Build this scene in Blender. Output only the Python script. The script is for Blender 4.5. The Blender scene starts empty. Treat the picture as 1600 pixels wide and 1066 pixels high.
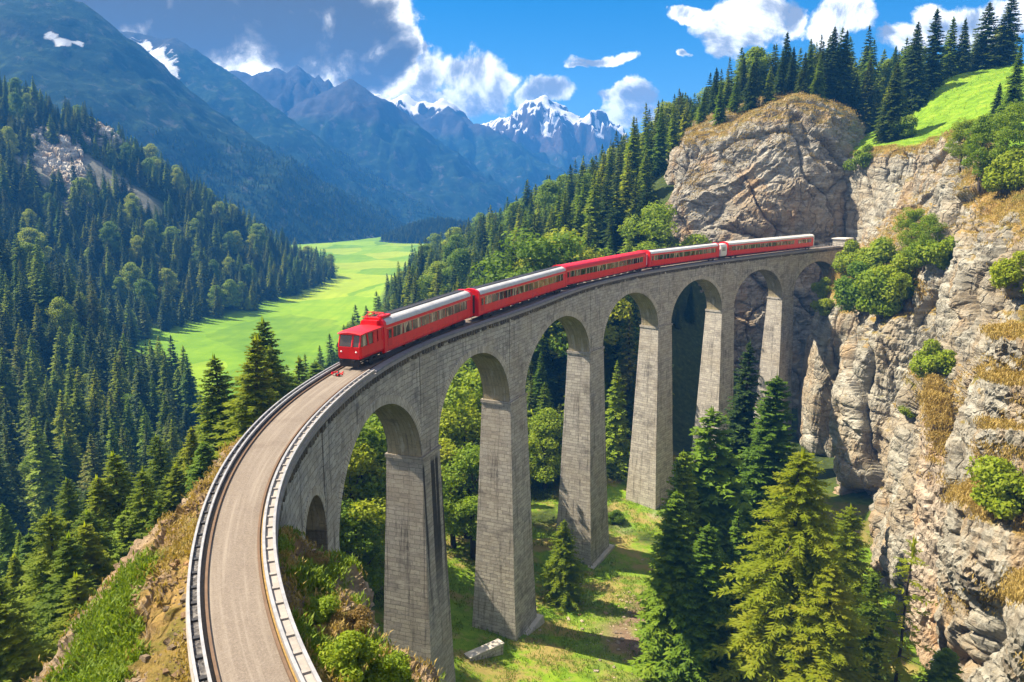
import bpy, math, random
import numpy as np
from mathutils import Vector, Matrix
from mathutils.bvhtree import BVHTree
R = math.radians
scene = bpy.context.scene
col = scene.collection

# ------------------------------------------------------------------ camera
PITCH = math.atan(233 / 1200.0)
CAMZ = 15.0
cd = bpy.data.cameras.new("camera"); cam = bpy.data.objects.new("camera", cd); col.objects.link(cam)
cam.location = (0, 0, CAMZ); cam.rotation_euler = (math.pi / 2 - PITCH, 0, 0)
cd.sensor_width = 36; cd.lens = 27.0; cd.clip_start = 0.5; cd.clip_end = 60000
scene.camera = cam
CP, SP = math.cos(PITCH), math.sin(PITCH)

def ray(px, py):
    """view direction through a point of the 1600x1066 photograph"""
    u = (px - 800) / 1200.0; v = (533 - py) / 1200.0
    return np.array([u, CP + v * SP, -SP + v * CP])

def W(px, py, Y):
    d = ray(px, py); t = Y / d[1]
    return np.array([d[0] * t, Y, CAMZ + d[2] * t])

# ------------------------------------------------------------------ sun and exposure
SUN_EL = R(50); SUN_AZ = math.atan2(-0.97, 0.25)
S = Vector((math.sin(SUN_AZ) * math.cos(SUN_EL), math.cos(SUN_AZ) * math.cos(SUN_EL), math.sin(SUN_EL)))
sl = bpy.data.lights.new("sun", 'SUN'); sl.energy = 5.0; sl.angle = R(0.5); sl.color = (1.0, 0.87, 0.68)
so = bpy.data.objects.new("sun", sl); col.objects.link(so); so.rotation_euler = S.to_track_quat('Z', 'Y').to_euler()
so.location = (-60, 10, 120)
scene.view_settings.view_transform = 'Standard'; scene.view_settings.look = 'None'
scene.view_settings.exposure = 1.62; scene.view_settings.gamma = 1.0
scene.render.engine = 'CYCLES'
cy = scene.cycles
cy.use_denoising = True; cy.use_adaptive_sampling = True; cy.adaptive_threshold = 0.02
cy.max_bounces = 5; cy.diffuse_bounces = 3; cy.glossy_bounces = 2; cy.transmission_bounces = 4
cy.volume_bounces = 0; cy.transparent_max_bounces = 6
cy.caustics_reflective = False; cy.caustics_refractive = False

# ------------------------------------------------------------------ node helpers
class NT:
    def __init__(s, tree): s.t = tree
    def n(s, kind, **kw):
        nd = s.t.nodes.new(kind)
        for k, v in kw.items(): setattr(nd, k, v)
        return nd
    def link(s, a, b): s.t.links.new(a, b)
    def put(s, sock, v):
        if hasattr(v, 'is_output'): s.link(v, sock)
        elif v is not None: sock.default_value = v
    def m(s, op, a, b=0.0, c=None, clamp=False):
        nd = s.n('ShaderNodeMath', operation=op); nd.use_clamp = clamp
        s.put(nd.inputs[0], a); s.put(nd.inputs[1], b)
        if c is not None: s.put(nd.inputs[2], c)
        return nd.outputs[0]
    def vm(s, op, a, b=None):
        nd = s.n('ShaderNodeVectorMath', operation=op); s.put(nd.inputs[0], a)
        if b is not None: s.put(nd.inputs[1], b)
        return nd.outputs['Value'] if op in ('LENGTH', 'DOT_PRODUCT') else nd.outputs[0]
    def noise(s, vec, scale, detail=4, rough=0.55, dist=0.0):
        nd = s.n('ShaderNodeTexNoise'); s.put(nd.inputs['Vector'], vec); nd.inputs['Scale'].default_value = scale
        nd.inputs['Detail'].default_value = detail; nd.inputs['Roughness'].default_value = rough; nd.inputs['Distortion'].default_value = dist
        return nd.outputs['Fac']
    def ramp(s, fac, stops, mode='LINEAR'):
        nd = s.n('ShaderNodeValToRGB'); s.put(nd.inputs[0], fac); cr = nd.color_ramp; cr.interpolation = mode
        while len(cr.elements) < len(stops): cr.elements.new(0.5)
        for e, (p, c) in zip(cr.elements, stops):
            e.position = p; e.color = (c[0], c[1], c[2], 1) if not isinstance(c, (int, float)) else (c, c, c, 1)
        return nd.outputs[0]
    def mix(s, f, a, b, mode='MIX'):
        nd = s.n('ShaderNodeMix', data_type='RGBA', blend_type=mode); s.put(nd.inputs[0], f)
        for i, v in ((6, a), (7, b)):
            if isinstance(v, tuple): v = (*v[:3], 1)
            s.put(nd.inputs[i], v)
        return nd.outputs[2]
    def sstep(s, x, lo, hi):
        nd = s.n('ShaderNodeMapRange', interpolation_type='SMOOTHSTEP'); s.put(nd.inputs[0], x)
        nd.inputs[1].default_value = lo; nd.inputs[2].default_value = hi
        return nd.outputs[0]

MATS = {}
def material(name):
    m = bpy.data.materials.new(name); m.use_nodes = True
    t = NT(m.node_tree); b = m.node_tree.nodes['Principled BSDF']; b.inputs['Roughness'].default_value = 0.8
    b.inputs['Specular IOR Level'].default_value = 0.3
    MATS[name] = m
    return m, t, b
def bump(t, b, h, strength, dist):
    nd = t.n('ShaderNodeBump'); t.put(nd.inputs['Height'], h); nd.inputs['Strength'].default_value = strength; nd.inputs['Distance'].default_value = dist
    t.link(nd.outputs[0], b.inputs['Normal'])
def simple(name, c, rough=0.5, metal=0.0, spec=0.4, var=0.12, scale=3.0):
    m, t, b = material(name)
    tc = t.n('ShaderNodeTexCoord')
    n = t.noise(tc.outputs['Object'], scale, 5, 0.6)
    t.link(t.mix(n, tuple(x * (1 - var * 1.6) for x in c), tuple(min(1, x * (1 + var)) for x in c)), b.inputs['Base Color'])
    t.link(t.m('MULTIPLY_ADD', n, 0.25, rough - 0.12, clamp=True), b.inputs['Roughness'])
    b.inputs['Metallic'].default_value = metal; b.inputs['Specular IOR Level'].default_value = spec
    return m

# ------------------------------------------------------------------ world: sky with clouds
wd = bpy.data.worlds.new("World"); scene.world = wd; wd.use_nodes = True
def build_world():
    t = NT(wd.node_tree); wd.node_tree.nodes.clear()
    out = t.n('ShaderNodeOutputWorld'); bg = t.n('ShaderNodeBackground'); bg.inputs['Strength'].default_value = 0.058
    sky = t.n('ShaderNodeTexSky', sky_type='NISHITA'); sky.sun_disc = False
    sky.sun_elevation = SUN_EL; sky.sun_rotation = SUN_AZ; sky.altitude = 1200; sky.air_density = 1.0; sky.dust_density = 0.3; sky.ozone_density = 2.5
    tc = t.n('ShaderNodeTexCoord'); sep = t.n('ShaderNodeSeparateXYZ'); t.link(tc.outputs['Generated'], sep.inputs[0])
    y = t.m('MAXIMUM', sep.outputs[1], 0.05)
    cmb = t.n('ShaderNodeCombineXYZ')
    t.link(t.m('DIVIDE', sep.outputs[0], y), cmb.inputs[0]); t.link(t.m('DIVIDE', sep.outputs[2], y), cmb.inputs[1])
    P = cmb.outputs[0]
    k = 1 / 1200.0
    def field(shift, ells):
        cur = None
        for (px, py, rx, ry) in ells:
            d = ray(px, py); c = (d[0] / d[1], d[2] / d[1], 0)
            v = t.vm('SUBTRACT', shift, c); v = t.vm('MULTIPLY', v, (1 / (rx * k), 1 / (ry * k), 0))
            e = t.m('SUBTRACT', 1.0, t.vm('LENGTH', v))
            cur = e if cur is None else t.m('SMOOTH_MAX', cur, e, 0.25)
        return cur
    dark = [(150, 0, 190, 75), (330, 40, 190, 85), (470, 70, 150, 80), (560, 60, 85, 95), (590, 110, 50, 45), (420, 0, 200, 70)]
    white = [(668, 125, 52, 62), (730, 120, 62, 48), (620, 160, 60, 34), (770, 150, 40, 40), (700, 168, 110, 30), (650, 85, 26, 30),
             (928, 95, 52, 13), (870, 142, 44, 24), (835, 158, 30, 18), (985, 160, 46, 22), (1000, 185, 60, 22), (955, 152, 30, 14),
             (1165, 30, 62, 62), (1150, 72, 44, 26), (1228, 30, 40, 34), (1310, 22, 66, 46), (1275, 52, 34, 26), (1410, 62, 50, 34), (1385, 58, 24, 22),
             (1510, 36, 84, 38), (1580, 18, 66, 34), (1085, 12, 52, 15), (1070, 78, 14, 9), (905, 105, 22, 9)]
    def puff(vec, sc):
        a = t.noise(vec, sc, 9, 0.62, 0.35)
        v = t.n('ShaderNodeTexVoronoi', feature='SMOOTH_F1'); t.put(v.inputs['Vector'], vec); v.inputs['Scale'].default_value = sc * 1.4
        v.inputs['Smoothness'].default_value = 0.6
        return t.m('MULTIPLY_ADD', v.outputs['Distance'], -0.45, t.m('ADD', a, 0.2))
    n0 = puff(P, 11.0)
    Pl = t.vm('ADD', P, (-0.012, 0.014, 0))
    n1 = puff(Pl, 11.0)
    big = t.noise(P, 4.5, 5, 0.55)
    wn = t.n('ShaderNodeTexNoise'); t.put(wn.inputs['Vector'], P); wn.inputs['Scale'].default_value = 8.0; wn.inputs['Detail'].default_value = 7; wn.inputs['Roughness'].default_value = 0.6
    Pw = t.vm('ADD', P, t.vm('MULTIPLY', t.vm('SUBTRACT', wn.outputs['Color'], (0.5, 0.5, 0.5)), (0.13, 0.09, 0)))
    fd = field(Pw, dark); fw = field(Pw, white)
    dd = t.m('ADD', t.m('MULTIPLY_ADD', fd, 1.3, 0.20), t.m('MULTIPLY', t.m('SUBTRACT', n0, 0.55), 1.1))
    dw = t.m('ADD', t.m('MULTIPLY_ADD', fw, 1.2, 0.06), t.m('MULTIPLY', t.m('SUBTRACT', n0, 0.58), 1.9))
    md = t.sstep(dd, -0.07, 0.18); mw = t.sstep(dw, -0.05, 0.34)
    relief = t.m('SUBTRACT', n0, n1)
    # white cumulus: sunlit edges, grey bellies
    lw = t.m('ADD', t.m('MULTIPLY', relief, 4.5), t.m('MULTIPLY_ADD', fw, -0.75, 0.92), clamp=True)
    cw = t.ramp(lw, [(0.0, (2.6, 2.7, 2.9)), (0.3, (4.6, 4.6, 4.5)), (0.6, (8.8, 8.5, 8.0)), (1.0, (13.0, 12.4, 11.0))])
    ld = t.m('ADD', t.m('MULTIPLY', relief, 3.6), t.m('ADD', t.m('MULTIPLY_ADD', dd, -1.5, 0.98), t.m('MULTIPLY_ADD', big, 2.9, -1.30)), clamp=True)
    cd_ = t.ramp(ld, [(0.0, (0.85, 0.78, 0.68)), (0.3, (1.9, 1.75, 1.5)), (0.55, (4.8, 4.5, 3.9)), (0.8, (10.0, 9.4, 8.0)), (1.0, (14.0, 13.2, 11.2))])
    hs = t.n('ShaderNodeHueSaturation'); hs.inputs['Saturation'].default_value = 1.55; hs.inputs['Value'].default_value = 0.78
    t.link(sky.outputs[0], hs.inputs['Color'])
    front = t.sstep(sep.outputs[1], 0.06, 0.2)
    c = t.mix(t.m('MULTIPLY', mw, front), hs.outputs[0], cw)
    c = t.mix(t.m('MULTIPLY', md, front), c, cd_)
    # broken cloud added to the unseen sky, overhead and behind, for neutral fill
    D3 = tc.outputs['Generated']; cn = t.noise(D3, 2.3, 7, 0.6)
    rest = t.m('MAXIMUM', t.m('SUBTRACT', 1.0, t.sstep(sep.outputs[1], -0.05, 0.12)), t.sstep(sep.outputs[2], 0.52, 0.68))
    cov = t.m('MULTIPLY', t.m('MULTIPLY', t.sstep(cn, 0.40, 0.55), rest), t.sstep(sep.outputs[2], 0.0, 0.12))
    c = t.mix(cov, c, t.ramp(cn, [(0.4, (7.5, 7.0, 6.2)), (0.62, (6.2, 5.8, 5.2)), (0.75, (4.0, 3.8, 3.6))]))
    t.link(c, bg.inputs[0]); t.link(bg.outputs[0], out.inputs[0])
build_world()

# ------------------------------------------------------------------ object helpers
def tag(o, label=None, cat=None, group=None, kind=None):
    if label: o['label'] = label
    if cat: o['category'] = cat
    if group: o['group'] = group
    if kind: o['kind'] = kind
    return o
def empty(name, loc=(0, 0, 0), rz=0.0, sc=1.0):
    o = bpy.data.objects.new(name, None); col.objects.link(o); o.location = loc; o.rotation_euler = (0, 0, rz)
    o.scale = (sc, sc, sc) if not isinstance(sc, tuple) else sc
    o.empty_display_size = 0.3
    return o
def obj(name, me, parent=None):
    o = bpy.data.objects.new(name, me); col.objects.link(o)
    if parent: o.parent = parent
    return o
def qmesh(name, V, F, mats, uv=None, smooth=False, attrs=None, midx=None):
    """mesh from an (n,3) vertex array and an (m,4) quad array; uv is per loop (m*4,2)"""
    V = np.asarray(V, np.float32).reshape(-1, 3); F = np.asarray(F, np.int32).reshape(-1, 4)
    me = bpy.data.meshes.new(name)
    me.vertices.add(len(V)); me.vertices.foreach_set('co', V.ravel())
    me.loops.add(F.size); me.loops.foreach_set('vertex_index', F.ravel())
    me.polygons.add(len(F)); me.polygons.foreach_set('loop_start', np.arange(0, F.size, 4, dtype=np.int32))
    if not isinstance(mats, (list, tuple)): mats = [mats]
    for m in mats: me.materials.append(m)
    if midx is not None: me.polygons.foreach_set('material_index', np.asarray(midx, np.int32))
    me.polygons.foreach_set('use_smooth', np.full(len(F), smooth))
    if uv is not None:
        l = me.uv_layers.new(name='UVMap'); l.data.foreach_set('uv', np.asarray(uv, np.float32).ravel())
    for k, a in (attrs or {}).items():
        at = me.attributes.new(k, 'FLOAT', 'POINT'); at.data.foreach_set('value', np.asarray(a, np.float32).ravel())
    me.update(calc_edges=True); me.validate()
    return me
def grid_faces(nu, nv, flip=False):
    i = np.arange(nu * nv).reshape(nu, nv)
    q = np.stack([i[:-1, :-1], i[1:, :-1], i[1:, 1:], i[:-1, 1:]], -1).reshape(-1, 4)
    return q[:, ::-1] if flip else q
class MB:
    """collects quads with uv (metres) and joins them as one mesh"""
    def __init__(s): s.V = []; s.F = []; s.U = []; s.M = []; s.n = 0
    def add(s, V, F, uv=None, mi=0):
        V = np.asarray(V, float).reshape(-1, 3); F = np.asarray(F, int).reshape(-1, 4)
        if uv is None: uv = np.zeros((F.size, 2))
        s.V.append(V); s.F.append(F + s.n); s.U.append(np.asarray(uv, float).reshape(-1, 2)); s.M.append(np.full(len(F), mi)); s.n += len(V)
    def grid(s, P, uvp=None, flip=False, mi=0):
        nu, nv = P.shape[:2]; F = grid_faces(nu, nv, flip)
        uv = None if uvp is None else np.asarray(uvp, float).reshape(-1, 2)[F.ravel()]
        s.add(P.reshape(-1, 3), F, uv, mi)
    def box(s, x0, x1, y0, y1, z0, z1, mi=0):
        V = [(x, y, z) for x in (x0, x1) for y in (y0, y1) for z in (z0, z1)]
        F = [(0, 1, 3, 2), (4, 6, 7, 5), (0, 4, 5, 1), (2, 3, 7, 6), (0, 2, 6, 4), (1, 5, 7, 3)]
        Va = np.array(V); uv = []
        for f in F:
            q = Va[list(f)]; e = q.max(0) - q.min(0); ax = [i for i in range(3) if i != int(np.argmin(e))]
            uv += [(p[ax[0]], p[ax[1]]) for p in q]
        s.add(Va, F, uv, mi)
    def tube(s, pts, rad, n=8, mi=0, cap=True):
        pts = np.asarray(pts, float); rad = np.broadcast_to(np.asarray(rad, float), (len(pts),))
        T = np.gradient(pts, axis=0); T /= np.linalg.norm(T, axis=1)[:, None] + 1e-9
        ref = np.array([0, 0, 1.0]) if abs(T[0][2]) < 0.9 else np.array([1.0, 0, 0])
        A = np.cross(T, ref); A /= np.linalg.norm(A, axis=1)[:, None] + 1e-9; B = np.cross(T, A)
        a = np.linspace(0, 2 * math.pi, n + 1)
        P = pts[:, None] + rad[:, None, None] * (np.cos(a)[None, :, None] * A[:, None] + np.sin(a)[None, :, None] * B[:, None])
        uvp = np.stack(np.broadcast_arrays(np.linspace(0, 1, len(pts))[:, None], a[None]), -1)
        s.grid(P, uvp, mi=mi)
        if cap:
            for k in (0, -1):
                ring = P[k][:-1]; c = pts[k]
                V = np.concatenate([ring, [c]]); F = [(i, (i + 1) % n, n, n) for i in range(0, n)]
                F = [(i, (i + 1) % n, (i + 2) % n, n) for i in range(0, n, 2)] if n % 2 == 0 else F
                s.add(V, F, None, mi)
    def mesh(s, name, mats, smooth=False):
        return qmesh(name, np.concatenate(s.V), np.concatenate(s.F), mats, np.concatenate(s.U), smooth, midx=np.concatenate(s.M))
    def build(s, name, mats, parent=None, smooth=False):
        return obj(name, s.mesh(name, mats, smooth), parent)

# ------------------------------------------------------------------ noise
def _h(ix, iy, iz, seed):
    h = (ix.astype(np.int64) * 374761393 + iy.astype(np.int64) * 668265263 + iz.astype(np.int64) * 2147483647 + seed * 974711) & 0xFFFFFFFF
    h = ((h ^ (h >> 13)) * 1274126177) & 0xFFFFFFFF
    h = ((h ^ (h >> 15)) * 2246822519) & 0xFFFFFFFF
    return ((h ^ (h >> 16)) & 0xFFFF) / 65535.0
def vnoise(P, seed=0):
    P = np.asarray(P, float); i = np.floor(P); f = P - i; f = f * f * f * (f * (f * 6 - 15) + 10); i = i.astype(np.int64)
    r = 0
    for a in (0, 1):
        for b in (0, 1):
            for c in (0, 1):
                w = (f[..., 0] if a else 1 - f[..., 0]) * (f[..., 1] if b else 1 - f[..., 1]) * (f[..., 2] if c else 1 - f[..., 2])
                r = r + w * _h(i[..., 0] + a, i[..., 1] + b, i[..., 2] + c, seed)
    return r * 2 - 1
def fbm(P, oct=5, gain=0.5, seed=0, ridged=False):
    P = np.asarray(P, float); r = 0; a = 1.0; tot = 0
    for o in range(oct):
        n = vnoise(P * 2.03 ** o + o * 17.3, seed + o)
        r = r + a * ((1 - 2 * np.abs(n)) if ridged else n); tot += a; a *= gain
    return r / tot
def sm(x, a, b):
    t = np.clip((np.asarray(x, float) - a) / (b - a), 0, 1); return t * t * (3 - 2 * t)

# ------------------------------------------------------------------ the line of the viaduct (right edge of the deck)
KN = np.array([0, 20, 40, 60, 90, 130, 180, 230, 300.])
KV = np.array([2.00949, 1.62885, 1.39591, 1.15454, 1.18876, 0.93159, 0.79054, 0.77626, 0.66774])
def _path():
    s = np.linspace(-40, 300, 3401); v = KV; m = np.gradient(v, KN)
    i = np.clip(np.searchsorted(KN, s) - 1, 0, len(KN) - 2); dk = KN[i + 1] - KN[i]; t = (s - KN[i]) / dk
    th = (2*t**3-3*t**2+1)*v[i] + (t**3-2*t**2+t)*dk*m[i] + (-2*t**3+3*t**2)*v[i+1] + (t**3-t**2)*dk*m[i+1]
    th = np.where(s < 0, v[0] + m[0] * np.maximum(s, -12), th)
    w = np.hanning(61); w /= w.sum(); th = np.convolve(np.pad(th, 30, mode='edge'), w, mode='valid')
    ds = s[1] - s[0]
    x = np.concatenate([[0], np.cumsum((np.cos(th[1:]) + np.cos(th[:-1])) / 2 * ds)]); y = np.concatenate([[0], np.cumsum((np.sin(th[1:]) + np.sin(th[:-1])) / 2 * ds)])
    j = np.argmin(abs(s)); return s, x - x[j] - 7.87139, y - y[j] + 24.90488, th
PS, PX, PY, PT = _path()
def path(s, off=0.0, z=0.0):
    """point at arc length s, off metres to the LEFT of the deck's right edge"""
    s = np.asarray(s, float); th = np.interp(s, PS, PT)
    x = np.interp(s, PS, PX) - np.sin(th) * off; y = np.interp(s, PS, PY) + np.cos(th) * off
    return np.stack(np.broadcast_arrays(x, y, z), -1)
def heading(s): return float(np.interp(s, PS, PT))
def width(s): return 3.3 + 0.75 * sm(s, 6, 32)
def sweep(mb, prof, s0, s1, step=0.8, wf=None, mi=0, close=True):
    """prof: list of (off, z); off may be a function of s (array)"""
    s = np.arange(s0, s1 + step * 0.5, step); prof = list(prof) + ([prof[0]] if close else [])
    P = np.stack([path(s, (o(s) if callable(o) else o), (z(s) if callable(z) else z)) for o, z in prof], 1)
    L = np.concatenate([[0], np.cumsum([np.hypot(((b[0](0) if callable(b[0]) else b[0]) - (a[0](0) if callable(a[0]) else a[0])), (b[1] if not callable(b[1]) else 0) - (a[1] if not callable(a[1]) else 0)) for a, b in zip(prof, prof[1:])])])
    uvp = np.stack(np.broadcast_arrays(s[:, None], L[None]), -1)
    mb.grid(P, uvp, mi=mi)
    if close and len(prof) == 5:
        for k in (0, -1): mb.add(P[k][:4], [(0, 1, 2, 3)], None, mi)

# ------------------------------------------------------------------ materials
def stone_mat(name, c0, c1, mortar, bw=1.15, rh=0.48, stain=0.9, wet=0.0):
    m, t, b = material(name)
    uv = t.n('ShaderNodeUVMap').outputs[0]
    tc = t.n('ShaderNodeTexCoord').outputs['Object']
    warp = t.n('ShaderNodeTexNoise'); t.link(uv, warp.inputs['Vector']); warp.inputs['Scale'].default_value = 1.3
    wv = t.vm('ADD', uv, t.vm('MULTIPLY', t.vm('SUBTRACT', warp.outputs['Color'], (0.5, 0.5, 0.5)), (0.22, 0.24, 0)))
    br = t.n('ShaderNodeTexBrick', offset=0.5, squash=0.8, squash_frequency=3); t.link(wv, br.inputs['Vector'])
    for k, v in (('Scale', 1.0), ('Mortar Size', 0.022), ('Mortar Smooth', 0.35), ('Bias', -0.1), ('Brick Width', bw), ('Row Height', rh)): br.inputs[k].default_value = v
    br.inputs['Mortar Size'].default_value = 0.026; br.inputs['Color1'].default_value = (*c0, 1); br.inputs['Color2'].default_value = (*c1, 1); br.inputs['Mortar'].default_value = (*mortar, 1)
    sp = t.vm('MULTIPLY', uv, (1.6, 0.12, 1)); streak = t.noise(sp, 1.0, 6, 0.65)
    big = t.noise(tc, 0.14, 5, 0.6); fine = t.noise(tc, 5.0, 6, 0.7)
    patch = t.noise(t.vm('MULTIPLY', uv, (0.25, 1.1, 1)), 1.0, 5, 0.65)
    c = t.mix(t.m('MULTIPLY', t.sstep(streak, 0.52, 0.72), stain), br.outputs['Color'], (0.055, 0.052, 0.05))
    c = t.mix(t.m('MULTIPLY', t.sstep(big, 0.44, 0.66), 0.34), c, (0.34, 0.28, 0.19)); c = t.mix(t.m('MULTIPLY', t.sstep(t.noise(tc, 0.3, 5, 0.65), 0.54, 0.7), 0.55), c, (0.10, 0.092, 0.082))
    c = t.mix(t.m('MULTIPLY', t.sstep(patch, 0.52, 0.68), 0.5), c, (0.55, 0.51, 0.44)); c = t.mix(t.m('MULTIPLY', t.sstep(t.noise(t.vm('MULTIPLY', uv, (0.3, 2.1, 1)), 1.0, 5, 0.7), 0.54, 0.68), 0.5), c, (0.14, 0.125, 0.11))
    c = t.mix(t.m('MULTIPLY', t.sstep(fine, 0.5, 0.72), 0.5), c, (0.09, 0.085, 0.08))
    if wet:
        s2 = t.n('ShaderNodeSeparateXYZ'); t.link(uv, s2.inputs[0])
        wn = t.noise(t.vm('MULTIPLY', uv, (1.25, 0.02, 1)), 1.0, 2, 0.4)
        f = t.m('MULTIPLY', t.sstep(wn, 0.50, 0.56), t.m('MULTIPLY', t.m('MULTIPLY', t.sstep(s2.outputs[1], -32, -20), t.m('SUBTRACT', 1.0, t.sstep(s2.outputs[1], -12.6, -11.6))), wet))
        c = t.mix(f, c, (0.025, 0.024, 0.023))
    t.link(c, b.inputs['Base Color']); b.inputs['Roughness'].default_value = 0.92; b.inputs['Specular IOR Level'].default_value = 0.15
    h = t.m('ADD', t.m('MULTIPLY', br.outputs['Fac'], -1.0), t.m('MULTIPLY', fine, 0.9)); bump(t, b, h, 0.7, 0.09)
    return m
ST = stone_mat('masonry', (0.52, 0.485, 0.42), (0.34, 0.315, 0.28), (0.19, 0.178, 0.16))
ST_P1 = stone_mat('masonry_streaked', (0.45, 0.415, 0.35), (0.31, 0.285, 0.245), (0.20, 0.185, 0.16), wet=0.9)
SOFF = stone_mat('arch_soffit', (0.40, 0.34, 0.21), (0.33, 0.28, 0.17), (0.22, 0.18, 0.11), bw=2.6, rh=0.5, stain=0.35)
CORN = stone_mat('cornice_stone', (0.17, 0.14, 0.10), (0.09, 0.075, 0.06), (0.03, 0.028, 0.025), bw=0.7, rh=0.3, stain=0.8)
VOUS = stone_mat('voussoirs', (0.60, 0.55, 0.46), (0.42, 0.38, 0.31), (0.15, 0.135, 0.115), bw=0.45, rh=1.2)
FOOT = simple('footing_concrete', (0.48, 0.45, 0.39), 0.9, scale=1.2, var=0.25)

def road_mat():
    m, t, b = material('asphalt_road'); uv = t.n('ShaderNodeUVMap').outputs[0]; tc = t.n('ShaderNodeTexCoord').outputs['Object']
    g = t.noise(tc, 14, 5, 0.75); gg = t.noise(tc, 60, 2, 0.6); band = t.noise(t.vm('MULTIPLY', uv, (0.10, 3.0, 1)), 1.0, 5, 0.6); pt = t.noise(tc, 0.35, 5, 0.65)
    c = t.ramp(g, [(0.25, (0.095, 0.076, 0.060)), (0.5, (0.155, 0.128, 0.104)), (0.75, (0.235, 0.20, 0.165))])
    c = t.mix(t.m('MULTIPLY', t.sstep(band, 0.45, 0.7), 0.55), c, (0.27, 0.235, 0.195))
    c = t.mix(t.m('MULTIPLY', t.sstep(pt, 0.5, 0.7), 0.4), c, (0.10, 0.075, 0.06))
    c = t.mix(t.m('MULTIPLY', t.sstep(gg, 0.55, 0.75), 0.6), c, (0.34, 0.305, 0.265))
    t.link(c, b.inputs['Base Color']); b.inputs['Roughness'].default_value = 0.9; bump(t, b, t.m('ADD', g, gg), 0.5, 0.02); return m
ROAD = road_mat()
GRAVEL = None
def ballast_mat():
    m, t, b = material('dark_ballast'); tc = t.n('ShaderNodeTexCoord').outputs['Object']
    v = t.n('ShaderNodeTexVoronoi'); t.link(tc, v.inputs['Vector']); v.inputs['Scale'].default_value = 9
    t.link(t.ramp(v.outputs['Color'], [(0, (0.02, 0.02, 0.022)), (0.6, (0.09, 0.085, 0.085)), (1, (0.2, 0.19, 0.18))]), b.inputs['Base Color'])
    bump(t, b, v.outputs['Distance'], 0.9, 0.05); return m
BALLAST = ballast_mat()
STEEL = simple('pale_galvanised_steel', (0.38, 0.38, 0.385), 0.45, metal=0.35, scale=2.5, var=0.3)
KERB = simple('kerb_concrete', (0.30, 0.275, 0.255), 0.85, scale=2.2, var=0.35)
RUST = simple('rusty_rail', (0.13, 0.078, 0.045), 0.75, scale=4, var=0.4)
DRYG = simple('dry_verge', (0.26, 0.17, 0.055), 0.95, scale=6, var=0.5)
WALK = simple('walkway_slab', (0.17, 0.175, 0.20), 0.8, scale=1.6, var=0.3)
DARKM = simple('dark_underframe', (0.025, 0.025, 0.028), 0.6, scale=4, var=0.3)

# ------------------------------------------------------------------ viaduct
TOPZ = -0.55; SPR = -11.3; CROWN = -3.3
PIERS = [(50, 54, -46), (72.5, 77.5, -48), (106, 112, -52.5), (135.5, 141, -53), (163.5, 169, -53), (193.5, 199.5, -53)]
via = empty('viaduct', tuple(path(110, 2, 0)))
tag(via, 'curved grey stone viaduct on tall tapering piers, carrying the red train across the gorge', 'viaduct')
VO = np.array(via.location)
def vbuild(mb, name, mats, smooth=False):
    o = mb.build(name, mats, via, smooth); o.location = tuple(-VO); return o
WI = 0.16                                             # wall face set back from the deck edge
def wb(s): return width(s) - WI
def arch_part(a, b, spr, crown, stone, floor=None, ring=0.9):
    n = max(24, int((b - a) * 2.2)); ph = np.linspace(0, math.pi, n)
    s = (a + b) / 2 - (b - a) / 2 * np.cos(ph); z = spr + (crown - spr) * np.sin(ph)
    if floor is not None: s = np.concatenate([[a], s, [b]]); z = np.concatenate([[floor], z, [floor]])
    mb = MB()
    for off, flip in ((np.full(len(s), WI), False), (wb(s), True)):
        K = np.linspace(0, 1, 10)[None, :]
        zz = z[:, None] + (TOPZ - z[:, None]) * K
        P = np.stack([path(s, off, zz[:, k]) for k in range(10)], 1)
        mb.grid(P, np.stack(np.broadcast_arrays(s[:, None], zz), -1), flip=flip)
    L = np.concatenate([[0], np.cumsum(np.hypot(np.diff(s), np.diff(z)))])
    K = np.linspace(0, 1, 6)
    P = np.stack([path(s, WI + (wb(s) - WI) * k, z) for k in K], 1)
    mb.grid(P, np.stack(np.broadcast_arrays(L[:, None], K[None] * 4), -1), flip=False, mi=1)
    o = vbuild(mb, 'arch', [stone, SOFF])
    # ring of voussoirs, proud of the wall on both faces
    mb = MB(); c = np.cos(ph); sn = np.sin(ph); sc = (a + b) / 2
    for side in (0, 1):
        pr = []
        for rr, pd in ((0.0, 0.05), (ring, 0.05), (ring, -0.02)):
            ss = sc - ((b - a) / 2 + rr) * c; zz = spr + (crown - spr + rr * 0.9) * sn
            lim = 0.35
            ss = np.clip(ss, a - lim, b + lim)
            off = (WI - pd) if side == 0 else (wb(ss) + pd)
            pr.append(path(ss, off, zz))
        P = np.stack(pr, 1); Lr = np.concatenate([[0], np.cumsum(np.linalg.norm(np.diff(P[:, 0], axis=0), axis=1))])
        mb.grid(P, np.stack(np.broadcast_arrays(Lr[:, None], np.array([0.05, 1.1, 1.15])[None]), -1), flip=bool(side))
    r = vbuild(mb, 'arch_ring', VOUS); r.parent = o; r.location = (0, 0, 0)
    return o
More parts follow.
